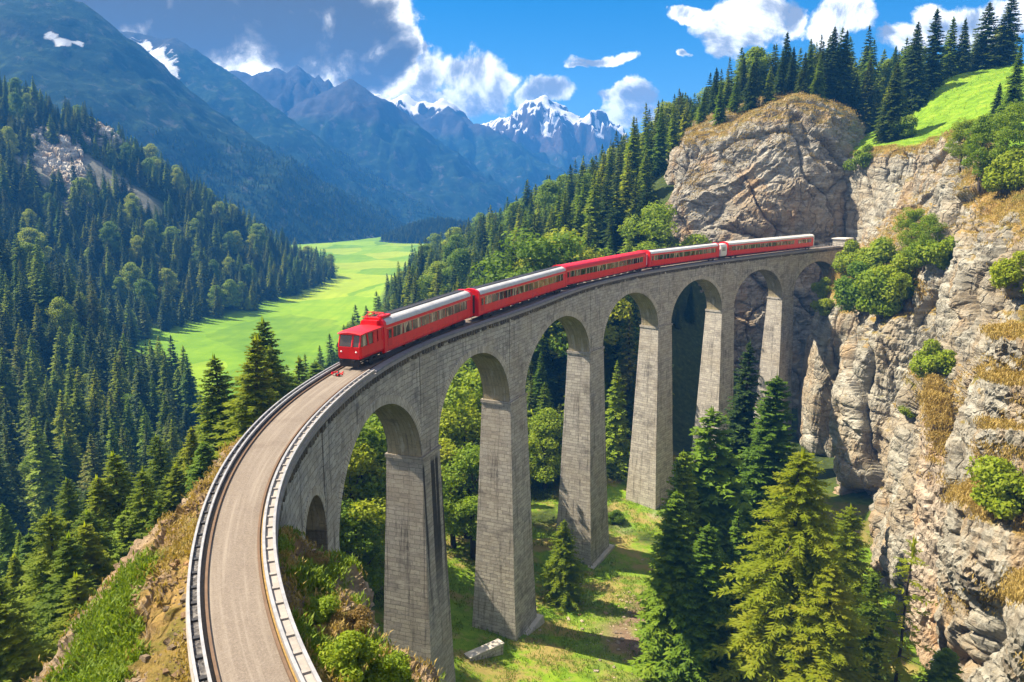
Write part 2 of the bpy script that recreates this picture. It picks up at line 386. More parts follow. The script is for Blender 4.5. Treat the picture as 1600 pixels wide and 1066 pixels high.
def pier_part(a, b, base, stone):
    mb = MB(); s = np.linspace(a, b, 6); pr = 0.06
    # upper block between the arches
    Z = np.linspace(SPR - 0.0, TOPZ, 8)
    for off, flip in ((np.full(6, WI - pr), False), (wb(s) + pr, True)):
        P = np.stack([path(s, off, z) for z in Z], 1); mb.grid(P, np.stack(np.broadcast_arrays(s[:, None], Z[None]), -1), flip=flip)
    for ss, flip in ((a, True), (b, False)):
        P = np.stack([np.stack([path(ss, o, z) for z in Z]) for o in np.linspace(WI - pr, wb(ss) + pr, 4)], 0)
        mb.grid(P, np.stack(np.broadcast_arrays(np.linspace(0, 4, 4)[:, None], Z[None]), -1), flip=flip)
    # impost course and tapering shaft in the pier's own straight frame
    sc = (a + b) / 2; th = heading(sc); T = np.array([math.cos(th), math.sin(th), 0]); N = np.array([-math.sin(th), math.cos(th), 0])
    w = width(sc); c = path(sc, w / 2, 0)
    def rect(z, ht, hn): return np.array([c + T * x * ht + N * y * hn + np.array([0, 0, z]) for x, y in ((-1, -1), (1, -1), (1, 1), (-1, 1))])
    h0, n0 = (b - a) / 2 + 0.12, (w - 2 * WI) / 2 + 0.16
    lev = [(SPR + 0.02, h0 + .12, n0 + .12), (SPR - 0.38, h0 + .12, n0 + .12), (SPR - 0.38, h0, n0)]
    nz = 30
    for k in range(1, nz + 1):
        d = (SPR - 0.38 - base) * k / nz; f = d + 0.6 * max(0, d - 24) ** 1.25 * 0.35
        lev.append((SPR - 0.38 - d, h0 + f * 0.030, n0 + f * 0.036))
    for i in range(4):
        j = (i + 1) % 4; P = []; U = []
        for (z, ht, hn) in lev:
            r = rect(z, ht, hn); P.append(np.linspace(r[i], r[j], 7)); half = ht if i % 2 == 0 else hn
            U.append(np.stack([np.linspace(-half, half, 7) + 10 * i, np.full(7, z)], -1))
        mb.grid(np.array(P), np.array(U), flip=False)
    r = rect(SPR + 0.02, h0 + .12, n0 + .12); mb.add(r, [(0, 1, 2, 3)], None)
    o = vbuild(mb, 'pier', stone)
    ft = MB(); z, ht, hn = lev[-1]
    zt = base + 3.8
    rr = [rect(zt, ht + .55, hn + .55), rect(zt - 4, ht + 1.0, hn + 1.0)]
    ft.add(rr[0], [(0, 1, 2, 3)])
    for i in range(4): ft.add([rr[0][i], rr[0][(i + 1) % 4], rr[1][(i + 1) % 4], rr[1][i]], [(0, 3, 2, 1)])
    f = vbuild(ft, 'pier_footing', FOOT); f.parent = o; f.location = (0, 0, 0)
    return o, c, T, N
edges = [28.5] + [e for p in PIERS for e in p[:2]] + [226.0]
PIERC = []
for i, p in enumerate(PIERS):
    PIERC.append(pier_part(p[0], p[1], p[2], ST_P1 if i == 0 else ST))
for i in range(0, len(edges), 2):
    arch_part(edges[i], edges[i + 1], SPR if i < 12 else -10.3, CROWN, ST)
arch_part(19.4, 25.6, -8.0, -4.4, ST, floor=-26, ring=0.7)
def wall_block(name, a, b, zb, stone, pr=0.0):
    mb = MB(); s = np.linspace(a, b, max(3, int((b - a) / 1.0) + 1)); Z = np.linspace(zb, TOPZ, 10)
    for off, flip in ((np.full(len(s), WI - pr), False), (wb(s) + pr, True)):
        P = np.stack([path(s, off, z) for z in Z], 1); mb.grid(P, np.stack(np.broadcast_arrays(s[:, None], Z[None]), -1), flip=flip)
    for ss, flip in ((a, True), (b, False)):
        P = np.stack([np.stack([path(ss, o, z) for z in Z]) for o in np.linspace(WI - pr, wb(ss) + pr, 4)], 0)
        mb.grid(P, np.stack(np.broadcast_arrays(np.linspace(0, 4, 4)[:, None], Z[None]), -1), flip=flip)
    return vbuild(mb, name, stone)
wall_block('abutment_pier', 25.6, 28.5, -40, ST, 0.10)
wall_block('abutment_wall', -34, 19.4, -14, ST)
wall_block('end_wall', 226, 236, -16, ST)
# cornice: overhanging slab edge with dark weathered dentils beneath it
mb = MB()
sweep(mb, [(-0.10, -0.30), (-0.10, -0.02), (lambda s: width(s) + 0.10, -0.02), (lambda s: width(s) + 0.10, -0.30)], -36, 238)
vbuild(mb, 'deck_slab', KERB)
rng = np.random.default_rng(5)
mb = MB()
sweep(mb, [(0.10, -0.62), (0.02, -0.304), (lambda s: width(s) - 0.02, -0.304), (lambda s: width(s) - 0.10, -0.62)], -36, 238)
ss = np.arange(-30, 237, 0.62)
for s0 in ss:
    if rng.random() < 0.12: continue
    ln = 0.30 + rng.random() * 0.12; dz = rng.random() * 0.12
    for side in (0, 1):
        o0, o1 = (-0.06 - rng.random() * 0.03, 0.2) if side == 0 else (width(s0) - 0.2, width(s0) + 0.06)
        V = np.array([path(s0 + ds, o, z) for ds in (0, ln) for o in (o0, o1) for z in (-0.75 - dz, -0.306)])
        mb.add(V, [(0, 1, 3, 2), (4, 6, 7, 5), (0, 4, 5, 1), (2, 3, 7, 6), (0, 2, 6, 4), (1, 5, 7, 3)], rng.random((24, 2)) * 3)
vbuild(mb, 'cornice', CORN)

# ------------------------------------------------------------------ road on the deck, kerbs, rails
mb = MB()
nn = 9
s = np.arange(-36, 238, 0.8)
P = np.stack([path(s, 0.5 + (width(s) - 0.9) * k, 0.02 + 0.03 * math.sin(math.pi * k)) for k in np.linspace(0, 1, nn)], 1)
mb.grid(P, np.stack(np.broadcast_arrays(s[:, None], np.linspace(0, 3, nn)[None]), -1), flip=True)
tag(mb.build('road', ROAD), kind='structure')

def kerb_thing(name, label, inner, outer, s0, s1, infill, rail_h=0.34):
    """a low barrier: two steel rails on edge with a filled channel between"""
    root = empty(name, tuple(path((s0 + s1) / 2, 0, 0))); tag(root, label, 'guard rail')
    r0 = np.array(root.location)
    def bld(mb, nm, m):
        o = mb.build(nm, m, root); o.location = tuple(-r0); return o
    f = (lambda k: (lambda s: outer(s) + (inner(s) - outer(s)) * k))
    mb = MB(); sweep(mb, [(f(0.0), -0.018), (f(0.0), rail_h - 0.14), (f(1.0), rail_h - 0.14), (f(1.0), -0.018)], s0, s1); bld(mb, 'channel', infill)
    for k0, k1 in ((-0.03, 0.20), (0.80, 1.03)):
        mb = MB(); sweep(mb, [(f(k0), rail_h - 0.145), (f(k0), rail_h), (f(k1), rail_h), (f(k1), rail_h - 0.145)], s0, s1); bld(mb, 'rail', STEEL)
    pm = MB(); r = np.random.default_rng(3)
    for sp in np.arange(s0 + 0.5, s1 - 0.5, 1.15):       # cross ties in the channel
        V = np.array([path(sp + ds, o + (i - o) * k, z) for ds in (0, 0.16) for k in (0.2, 0.8) for o, i in ((outer(sp), inner(sp)),) for z in (rail_h - 0.2, rail_h - 0.07)])
        pm.add(V, [(0, 1, 3, 2), (4, 6, 7, 5), (0, 4, 5, 1), (2, 3, 7, 6), (0, 2, 6, 4), (1, 5, 7, 3)])
    bld(pm, 'cross_tie', DARKM if infill is BALLAST else KERB)['kind'] = 'stuff'
    return root
kerb_thing('guard_rail', 'low double steel guard rail with pale concrete channel along the right edge of the road', lambda s: 0.50 + 0 * s, lambda s: -0.02 + 0 * s, -34, 38.5, KERB)
kerb_thing('guard_rail', 'low double steel guard rail with dark ballast channel along the left edge of the road', lambda s: width(s) - 0.40, lambda s: width(s) + 0.03, -34, 225, BALLAST)
mb = MB(); sweep(mb, [(0.505, 0.0), (0.505, 0.07), (0.60, 0.05), (0.62, 0.0)], -34, 38, 0.5)
tag(mb.build('verge', DRYG), kind='structure')
for nm, off, lab in (('track_rail', 0.80, 'rusty brown rail set in the road beside the right guard rail'), ('track_rail', None, 'rusty rail half hidden beside the left guard rail')):
    mb = MB(); o = (lambda s, off=off: (0.66 + 0.24 * sm(s, 0, 34)) if off else (width(s) - 0.62))
    sweep(mb, [(lambda s, o=o: o(s) - 0.05, 0.0), (lambda s, o=o: o(s) - 0.05, 0.13), (lambda s, o=o: o(s) + 0.05, 0.13), (lambda s, o=o: o(s) + 0.05, 0.0)], -34, 226)
    tag(mb.build(nm, RUST), lab, 'rail')
mb = MB(); sweep(mb, [(-0.08, -0.015), (-0.08, 0.16), (0.62, 0.16), (0.62, -0.015)], 39.0, 226)
tag(mb.build('walkway', WALK), 'narrow grey walkway slab between the train and the wall edge of the viaduct', 'walkway')

# ------------------------------------------------------------------ the red train
def paint(name, c, rough=0.32):
    m, t, b = material(name); tc = t.n('ShaderNodeTexCoord').outputs['Object']
    n = t.noise(tc, 0.8, 5, 0.6); d = t.noise(t.vm('MULTIPLY', tc, (3, 3, 0.5)), 1.0, 6, 0.7)
    sx = t.n('ShaderNodeSeparateXYZ'); t.link(tc, sx.inputs[0])
    col0 = t.mix(t.m('MULTIPLY', n, 0.5), c, tuple(x * 0.72 for x in c))
    low = t.m('SUBTRACT', 1.0, t.sstep(sx.outputs[2], 1.0, 1.8))
    col1 = t.mix(t.m('MULTIPLY', t.sstep(d, 0.5, 0.75), t.m('MULTIPLY_ADD', low, 0.45, 0.12)), col0, (0.10, 0.055, 0.04))
    t.link(col1, b.inputs['Base Color']); t.link(t.m('MULTIPLY_ADD', d, 0.3, rough - 0.1), b.inputs['Roughness'])
    b.inputs['Specular IOR Level'].default_value = 0.5; return m
RED = paint('red_train_paint', (0.80, 0.010, 0.014)); RED2 = paint('deep_red_roof_paint', (0.66, 0.012, 0.020), 0.4)
GREY = simple('grey_train_roof', (0.50, 0.50, 0.51), 0.45, scale=0.9, var=0.3, spec=0.5)
PALE = simple('pale_train_roof', (0.72, 0.71, 0.70), 0.45, scale=0.9, var=0.2, spec=0.5)
WHITE = simple('white_train_paint', (0.72, 0.71, 0.70), 0.4, scale=1.5, var=0.15)
GOLD = simple('cream_trim', (0.60, 0.42, 0.24), 0.5, var=0.2)
def glass_mat():
    m, t, b = material('train_window_glass'); tc = t.n('ShaderNodeTexCoord').outputs['Object']
    sx = t.vm('MULTIPLY', tc, (1.35, 0.4, 0.22)); n = t.noise(sx, 1.6, 3, 0.6); v = t.n('ShaderNodeTexVoronoi'); t.link(t.vm('MULTIPLY', tc, (1.9, 0.3, 0.12)), v.inputs['Vector']); v.inputs['Scale'].default_value = 1.0
    c = t.ramp(t.m('ADD', t.m('MULTIPLY', n, 0.7), t.m('MULTIPLY', v.outputs['Color'], 0.35)), [(0.42, (0.010, 0.009, 0.010)), (0.54, (0.04, 0.028, 0.02)), (0.60, (0.34, 0.26, 0.17)), (0.72, (0.55, 0.44, 0.31))])  # tan streaks paint reflections and curtains into the glass colour
    t.link(c, b.inputs['Base Color']); b.inputs['Roughness'].default_value = 0.08; b.inputs['Specular IOR Level'].default_value = 0.9; return m
GLASS = glass_mat()
DGLASS = simple('dark_cab_glass', (0.045, 0.03, 0.022), 0.12, spec=0.9, scale=1.2, var=0.9)
HW = 1.18
def prof_body(top=3.2):
    return [(-1.08, 0.74), (1.08, 0.74), (HW, 0.95), (HW, 2.98), (1.13, top), (-1.13, top), (-HW, 2.98), (-HW, 0.95)]
def prof_roof(z0=3.2, zc=3.86, hw=1.17, n=12, thick=0.0):
    a = np.linspace(0, math.pi, n); return [(hw * math.cos(x), z0 + (zc - z0) * math.sin(x) ** 0.75) for x in a]
def extrude(mb, prof, x0, x1, n=2, closed=True, caps=True, mi=0):
    pr = prof + ([prof[0]] if closed else []); xs = np.linspace(x0, x1, n)
    P = np.array([[(x, y, z) for y, z in pr] for x in xs]); mb.grid(P, np.stack(np.broadcast_arrays(xs[:, None], np.arange(len(pr))[None] * 0.4), -1), mi=mi)
    if caps:
        c = (np.mean([p[0] for p in prof]), np.mean([p[1] for p in prof]))
        for x in (x0, x1):
            V = [(x, *p) for p in prof] + [(x, *c)]; k = len(prof)
            mb.add(V, [(i, i + 1, (i + 2) % k, k) for i in range(0, k - 1, 2)], None, mi)
def pane(parent, nm, pts, mat, th=0.02):
    """a flat four-cornered pane with thickness; pts counter-clockwise from outside"""
    p = np.array(pts, float); n = np.cross(p[1] - p[0], p[3] - p[0]); n /= np.linalg.norm(n)
    V = np.concatenate([p + n * th, p - n * 0.02]); mb = MB()
    mb.add(V, [(0, 1, 2, 3), (0, 4, 5, 1), (1, 5, 6, 2), (2, 6, 7, 3), (3, 7, 4, 0)]); return mb.build(nm, mat, parent)
def car(s0, s1, label, roof, cab=False, white=False):
    c0, c1 = path(s0, 2.12), path(s1, 2.12); L = float(np.linalg.norm(c1 - c0)); mid = (c0 + c1) / 2
    sag = path((s0 + s1) / 2, 2.12); mid = mid * 0.6 + sag * 0.4
    d = c0 - c1; rz = math.atan2(d[1], d[0])
    root = empty('train_carriage', (mid[0], mid[1], 0.02), rz); tag(root, label, 'train carriage', 'carriages of the red train')
    h = L / 2; xb = -h; xf = h - (4.2 if cab else 0)
    mb = MB(); extrude(mb, prof_body(), xb + 0.12, xf - 0.12, 2)
    # window band recess frames and lower skirt line
    for sgn in (1, -1):
        mb.box(xb + 0.3, xf - 0.3, sgn * HW - 0.02, sgn * HW + 0.02, 1.16, 1.30); mb.box(xb + 0.3, xf - 0.3, sgn * HW - 0.03, sgn * HW + 0.014, 1.80, 1.86)
    body = mb.build('body', RED, root)
    mb = MB(); pr = prof_roof(); extrude(mb, pr, xb + 0.25, xf - 0.25, 2, closed=True)
    ro = mb.build('roof', roof, root, True)
    if roof is not RED2:
        mb = MB()
        for y in (-0.38, 0.38): mb.box(xb + 0.6, xf - 0.8, y - 0.05, y + 0.05, 3.80, 3.90)
        mb.box(xb + 0.6, xf - 0.8, -0.3, 0.3, 3.84, 3.88)
        mb.build('roof_rib', DARKM if not white else PALE, ro)
    for x0, x1, nm in ((xb, xb + 0.45, 'end_frame'), (xf - 0.45, xf, 'end_frame')):
        mb = MB(); pr = [(1.12, 0.72), (HW + .04, 0.92), (HW + .04, 3.0)] + prof_roof(3.2, 3.93, HW + 0.03) + [(-HW - .04, 3.0), (-HW - .04, 0.92), (-1.12, 0.72)]
        extrude(mb, pr, x0, x1); mb.build(nm, WHITE if (white and x0 == xb) else RED, root)
    mb = MB()
    for sgn in (1, -1): mb.box(xb + 0.5, xf - 0.5, sgn * HW - 0.01, sgn * HW + 0.018, 2.86, 2.91)
    mb.build('trim_strip', GOLD, root)
    n = max(6, int((xf - xb - 3.4) / 1.95)); w = (xf - xb - 3.4) / n
    for sgn in (1, -1):
        for i in range(n):
            if white and i == 4: continue
            x0 = xb + 1.7 + i * w + 0.06; x1 = x0 + w - 0.12
            p = [(x0, HW + .001, 1.90), (x0, HW + .001, 2.84), (x1, HW + .001, 2.84), (x1, HW + .001, 1.90)]
            if sgn < 0: p = [(a, -b, c) for a, b, c in p][::-1]
            pane(root, 'window', p, GLASS)
        x = xf - 1.35
        for xd in ((xf - 1.5, xf - 0.65),):
            p = [(xd[0], HW + .001, 1.25), (xd[0], HW + .001, 2.82), (xd[1], HW + .001, 2.82), (xd[1], HW + .001, 1.25)]
            if sgn < 0: p = [(a, -b, c) for a, b, c in p][::-1]
            dr = pane(root, 'door', p, RED2, 0.03)
            q = [(xd[0] + .14, HW + .032, 1.95), (xd[0] + .14, HW + .032, 2.72), (xd[1] - .14, HW + .032, 2.72), (xd[1] - .14, HW + .032, 1.95)]
            if sgn < 0: q = [(a, -b, c) for a, b, c in q][::-1]
            pane(dr, 'door_window', q, GLASS)
    mb = MB(); mb.box(xb + 0.5, h - 0.6, -0.85, 0.85, 0.72, 1.03)
    for x in np.arange(xb + 6, xf - 6, 3.1): mb.box(x, x + 1.9, -1.0, 1.0, 0.5, 0.95)
    mb.build('underframe', DARKM, root)
    for xc in (xb + 3.2, h - 3.2):
        mb = MB()
        for sgn in (1, -1): mb.box(xc - 1.5, xc + 1.5, sgn * 0.92 - 0.08, sgn * 0.92 + 0.08, 0.36, 0.62)
        mb.box(xc - 0.3, xc + 0.3, -0.9, 0.9, 0.4, 0.7)
        bg = mb.build('bogie', DARKM, root)
        for dx in (-1.0, 1.0):
            mb = MB()
            for sgn in (1, -1): mb.tube([(xc + dx, sgn * 0.80, 0.47), (xc + dx, sgn * 0.92, 0.47)], 0.36, 16)
            mb.tube([(xc + dx, -0.8, 0.47), (xc + dx, 0.8, 0.47)], 0.07, 8); mb.build('wheelset', DARKM, bg)
    if s0 > 50:                                          # gangway bellows towards the next car
        mb = MB(); extrude(mb, [(-0.7, 1.1), (0.7, 1.1), (0.7, 3.2), (-0.7, 3.2)], h, h + 0.55); mb.build('gangway', WHITE if white or s0 > 120 else DARKM, root)
    if cab:
        mb = MB(); hw = 1.14
        # cab: waist below, pillars, roof slab with rounded brow
        pb = [(-1.02, 0.98), (1.02, 0.98), (hw, 1.2), (hw, 2.02), (-hw, 2.02), (-hw, 1.2)]
        extrude(mb, pb, xf - 0.02, h - 0.25)
        nose = np.array([[(h - 0.25, y, z) for y, z in pb], [(h, y * 0.9, 1.0 + (z - 1.0) * 0.98 + 0.01) for y, z in pb]])
        nose = np.concatenate([nose, nose[:, :1]], 1); mb.grid(nose)
        V = np.array([(h, y * 0.9, 1.0 + (z - 1.0) * 0.98 + 0.01) for y, z in pb]); mb.add(V, [(0, 1, 2, 3), (0, 3, 4, 5)])
        cb = mb.build('cab', RED, root)
        mb = MB()
        for (x, y, xt, yt) in ((h - 0.10, 1.0, h - 0.42, 0.98), (h - 0.10, -1.0, h - 0.42, -0.98), (h - 0.04, 0.30, h - 0.36, 0.30), (h - 1.45, 1.1, h - 1.25, 1.08), (h - 1.45, -1.1, h - 1.25, -1.08), (h - 2.4, 1.1, h - 2.4, 1.09), (h - 2.4, -1.1, h - 2.4, -1.09), (xf + .3, 1.1, xf + .3, 1.09), (xf + .3, -1.1, xf + .3, -1.09)):
            mb = MB(); mb.tube([(x, y, 2.0), (xt, yt, 3.06)], 0.085, 8); mb.build('cab_pillar', RED, cb)
        for sgn in (1, -1):
            for xa, xz in ((xf, xf + 1.0), (h - 3.0, h - 2.4)): mb = MB(); mb.box(xa, xz, sgn * 1.10 - 0.03, sgn * 1.10 + 0.03, 2.0, 3.06); mb.build('cab_side_panel', RED, cb)
        mb = MB(); a = np.linspace(-1, 1, 13)
        X = [xf - 0.05, xf + 1.5, h - 0.9, h - 0.35, h - 0.12]
        top = np.array([[(x, y * (1.2 if k < 4 else 1.1), 3.20 + 0.16 * (1 - y * y) - (0, 0.0, 0.02, 0.06, 0.13)[k]) for y in a] for k, x in enumerate(X)])
        bot = top.copy(); bot[..., 2] = 3.05; mb.grid(top, flip=True); mb.grid(bot)
        for e in (0, -1): mb.grid(np.stack([top[:, e], bot[:, e]], 1), flip=(e == 0))
        mb.grid(np.stack([top[-1], bot[-1]], 1), flip=True); mb.grid(np.stack([top[0], bot[0]], 1))
        mb.build('cab_roof', RED2, cb, False)
        zt = 3.04
        pane(cb, 'windscreen', [(h - 0.07, -0.92, 2.03), (h - 0.07, 0.22, 2.03), (h - 0.38, 0.22, zt), (h - 0.38, -0.92, zt)], DGLASS)
        pane(cb, 'windscreen', [(h - 0.07, 0.38, 2.03), (h - 0.07, 0.94, 2.03), (h - 0.38, 0.92, zt), (h - 0.38, 0.38, zt)], DGLASS)
        for sgn in (1, -1):
            for x0, x1, sl in ((h - 1.42, h - 0.22, 0.2), (h - 2.34, h - 1.5, 0)):
                p = [(x1, 1.07, 2.03), (x0, 1.07, 2.03), (x0 + sl, 1.06, zt), (x1 - sl, 1.06, zt)]
                if sgn < 0: p = [(x, -y, z) for x, y, z in p][::-1]
                pane(cb, 'cab_window', p, DGLASS if sl == 0 else GLASS)
        for y in (-0.72, 0.72):
            mb = MB(); mb.tube([(h - 0.04, y, 1.62), (h + 0.03, y, 1.55)], 0.085, 12); mb.build('headlight', WHITE, cb)
        # roof gear: red box and low pantograph
        mb = MB(); mb.box(xf - 0.3, xf + 0.5, -0.75, 0.75, 3.3, 3.72); mb.box(xf - 2.0, xf - 0.4, 0.25, 0.85, 3.82, 4.02)
        mb.build('roof_box', RED2, root)
        mb = MB(); zb = 3.98
        for y in (-0.6, 0.6):
            mb.tube([(xf - 1.9, y, zb), (xf + 0.4, y, zb)], 0.045, 6); mb.tube([(xf - 1.7, y, zb), (xf - 0.7, y * 0.9, zb + 0.32), (xf + 0.3, y, zb)], 0.035, 6)
        for x in (-1.7, -0.7, 0.3): mb.tube([(xf + x, -0.85, zb + (0.32 if x == -0.7 else 0)), (xf + x, 0.85, zb + (0.32 if x == -0.7 else 0))], 0.04, 6)
        mb.build('pantograph', RED2, root)
        mb = MB()
        for y in (-0.55, 0.55): mb.tube([(h - 0.1, y, 0.85), (h + 0.35, y, 0.85)], 0.06, 8); mb.tube([(h + 0.35, y, 0.85), (h + 0.42, y, 0.85)], 0.17, 12)
        mb.box(h - 0.3, h - 0.05, -0.9, 0.9, 0.3, 0.98); mb.build('buffer_beam', DARKM, root)
    return root
car(39.4, 64.7, 'front red railcar with driver cab, grey roof and red pantograph gear', GREY, cab=True)
car(65.4, 96.7, 'red carriage with long grey roof, coupled directly behind the front railcar', GREY)
car(97.5, 131.9, 'red carriage whose roof is red as well, in the middle of the train', RED2)
car(132.7, 162.6, 'red carriage with pale roof, between the red roofed carriage and the white gangway box', PALE)
car(166.4, 211.5, 'last red carriage with pale roof and white rounded end, nearest the cliff', PALE, white=True)
# white box between the last two carriages
c0, c1 = path(163.0, 2.12), path(166.0, 2.12); d = c0 - c1
root = empty('gangway_car', tuple((c0 + c1) / 2), math.atan2(d[1], d[0])); tag(root, 'short white vestibule box coupled between the last two red carriages', 'vestibule car')
mb = MB(); extrude(mb, [(-1.1, 0.9), (1.1, 0.9), (1.17, 1.2), (1.17, 3.1), (0.9, 3.5), (0, 3.62), (-0.9, 3.5), (-1.17, 3.1), (-1.17, 1.2), (-1.14, 1.0)], -1.45, 1.3); mb.build('body', WHITE, root)
for sgn in (1, -1):
    p = [(-0.8, 1.175, 2.0), (-0.8, 1.175, 2.9), (0.7, 1.175, 2.9), (0.7, 1.175, 2.0)]
    if sgn < 0: p = [(a, -b, c) for a, b, c in p][::-1]
    pane(root, 'window', p, simple('grey_window', (0.3, 0.3, 0.31), 0.2, spec=0.7))
mb = MB(); mb.box(-1.2, 1.2, -0.9, 0.9, 0.3, 0.9); mb.build('underframe', DARKM, root)

# small red coupling gear lying in front of the train
p = path(37.6, 2.75, 0.06); root = empty('coupling_gear', tuple(p), heading(37.6)); tag(root, 'small heap of red coupling gear on the road just in front of the train', 'coupling gear'); root.scale = (0.72, 0.72, 0.72)
mb = MB(); r = np.random.default_rng(8)
for k in range(9):
    a = r.random(3) * (1.6, 1.0, 0.25); b2 = a + (r.random(3) - 0.5) * (1.0, 0.7, 0.35); b2[2] = abs(b2[2]) + .08
    mb.tube([a - (0.8, 0.5, -0.1), b2 - (0.8, 0.5, 0)], 0.09, 6)
mb.build('linkage', RED, root)
mb = MB(); mb.tube([(-0.5, -0.35, 0.2), (-0.5, 0.05, 0.2)], 0.22, 12); mb.tube([(0.55, 0.1, 0.15), (0.55, 0.3, 0.15)], 0.17, 12); mb.build('roller', DARKM, root)

# ------------------------------------------------------------------ terrain
CTRL = [(-30,20,-22),(-30,50,-25),(-45,40,-33),(-60,60,-42),(0,30,-24),(5,50,-40),(20,40,-44),(-11,50,-16),(-10,60,-33),
 (0,-20,-25),(60,0,-45),(-80,0,-42),(-60,-40,-35),(40,-60,-40),(-25,40,-20),(-36,60,-27),(-48,80,-29),(-33,75,-25),(-30,100,-34),(-60,110,-44),(-90,120,-55),(-100,180,-62),(-60,180,-60),(-40,150,-54),(-30,200,-57),
 (-150,300,-68),(-110,330,-68),(-120,400,-68),(-110,480,-68),(-130,560,-68),(-125,650,-68),(-150,800,-68),(-160,1000,-68),(-190,1300,-68),(-85,250,-63),
 (-150,190,-63),(-127,190,-62),(-130,240,-61),(-125,265,-63),(-220,330,-18),(-168,310,-40),(-142,300,-57),(-250,400,-42),(-200,240,-40),(-170,210,-56),(-260,260,-15),(-300,300,6),(-400,300,40),(-180,345,-60),(-220,180,-45),(-300,180,-10),(-200,100,-50),(-300,60,-20),
 (-413,620,92),(-362,620,74),(-310,620,50),(-258,620,11),(-207,620,-28),(-165,620,-57),(-500,620,112),(-700,600,150),(-150,430,-63),(-175,375,-63),(-200,385,-58),(-260,450,-22),(-330,470,18),(-250,540,-12),(-300,400,-25),(-400,480,45),(-420,400,22),(-200,500,-42),(-175,520,-58),(-350,550,45),
 (-300,800,-30),(-200,750,-63),(-500,900,40),(-300,1000,-50),
 (-112,690,-67),(-100,450,-67),(-92,333,-67),(-84,690,-60),(-78,450,-60),(-72,333,-59),(-150,430,-67),(-142,520,-67),(-136,610,-67),(-172,760,-67),(-232,975,-67),(-200,900,-67),(-110,800,-67),(-120,560,-67),(-60,250,-57),(30,600,-8),(58,500,15),(70,420,27),(87,350,40),(110,330,46),(141,320,48),(200,330,60),(-40,450,-35),(-60,560,-42),(-50,640,-38),(-41,620,-30),(-70,390,-50),
 (8,220,-22),(-20,220,-45),(30,260,0),(60,285,24),(0,320,-20),(30,380,2),(-40,330,-45),(20,185,-38),(42,205,-25),(52,236,10),(0,150,-47),(-20,130,-44),(-25,160,-52),(150,600,40),(250,450,75),(0,800,-40),(150,900,20),
 (0,90,-44.5),(-5,75,-44),(10,105,-46.5),(20,125,-49.5),(35,150,-50.5),(50,170,-51),(60,150,-49),(40,120,-49.5),(25,95,-46),(15,75,-45),(50,90,-48),(70,120,-48),(78,178,-51),(85,195,-50),(40,165,-50),(15,130,-49),(-8,95,-44),(5,120,-48),
 (62,222,-22),(70,216,-48),(95,222,-50),(55,252,22),(68,262,35),(86,262,40),(108,268,42),(118,250,10),(125,268,25),(140,290,40),
 (116,215,-30),(122,200,-30),(150,230,20),(150,262,30),(190,262,40),(200,150,20),(180,80,20),(220,200,40),(160,150,5),(60,120,-48),(70,100,-48),(62,80,-48),(50,60,-46),(90,150,-42),(105,190,-38),(80,110,-46),(95,90,-42),(90,50,-40),
 (400,300,100),(400,0,60),(-500,0,40),(-600,300,100),(300,900,60),(600,600,120)]
CT = np.array(list({(a, b): (a, b, c) for a, b, c in CTRL}.values()), float)
def _solve():
    D = np.linalg.norm(CT[:, None, :2] - CT[None, :, :2], axis=-1); n = len(CT)
    A = np.zeros((n + 1, n + 1)); A[:n, :n] = D - 0.0 * np.eye(n); A[:n, n] = 1; A[n, :n] = 1
    return np.linalg.solve(A, np.concatenate([CT[:, 2], [0]]))
RW = _solve()
FLOOR = -60.0
def terrain(x, y, rough=True):
    x = np.asarray(x, float); y = np.asarray(y, float); z = np.full(np.broadcast(x, y).shape, RW[-1]); x, y = np.broadcast_arrays(x, y)
    for c, w in zip(CT, RW): z = z + w * np.hypot(x - c[0], y - c[1])
    far = sm(np.hypot(x, y), 900, 1200); z = z * (1 - far) + (-64) * far
    P = np.stack([x, y, 0 * x], -1)
    if rough:
        g = np.exp(-((x - 25) / 45) ** 2 - ((y - 120) / 45) ** 2)
        z = z + sm(z, -62, -50) * (1 - 0.85 * g) * (fbm(P / 38, 4, 0.5, 3) * 4.5 + fbm(P / 7, 3, 0.5, 9) * 0.8) + g * fbm(P / 3, 2, 0.5, 4) * 0.25
    fl = FLOOR + 0.35 * fbm(P / 60, 3, 0.5, 21) + np.clip((np.hypot(x, y) - 1500) / 3000, 0, 1) * -2
    d = z - fl; k = 2.5
    return fl + np.where(d > 12, d, k * np.log1p(np.exp(np.clip(d / k, -40, 40))))
def axis(segs):
    out = []
    for a, b, st in segs: out.append(np.arange(a, b, st))
    return np.concatenate(out + [[segs[-1][1]]])
gx = axis([(-2500, -600, 90), (-600, -110, 5), (-110, 130, 1.6), (130, 300, 5), (300, 700, 40), (700, 2500, 130)])
gy = axis([(-400, -200, 50), (-200, 20, 8), (20, 280, 1.8), (280, 760, 5), (760, 1600, 20), (1600, 4300, 140)])
GX, GY = np.meshgrid(gx, gy, indexing='ij'); GZ = terrain(GX, GY)
Pn = np.stack([GX, GY, 0 * GX], -1)
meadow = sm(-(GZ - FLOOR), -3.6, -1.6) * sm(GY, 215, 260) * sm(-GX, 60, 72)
bank = np.exp(-(((GX - 22) / 46) ** 2 + ((GY - 118) / 52) ** 2) ** 2)
lawn = np.clip(bank * 1.6, 0, 1) * sm(fbm(Pn / 14, 4, 0.55, 31) + 0.42, 0.0, 0.25)
p0 = W(985, 965, 1); 
soilc = np.array([31.0, 98.0])
soil = np.exp(-(((GX - 18.5) / 5.5) ** 2 + ((GY - 97) / 15) ** 2)) * 1.5 * sm(fbm(Pn / 5, 4, 0.6, 55) + 0.5, 0.1, 0.5)
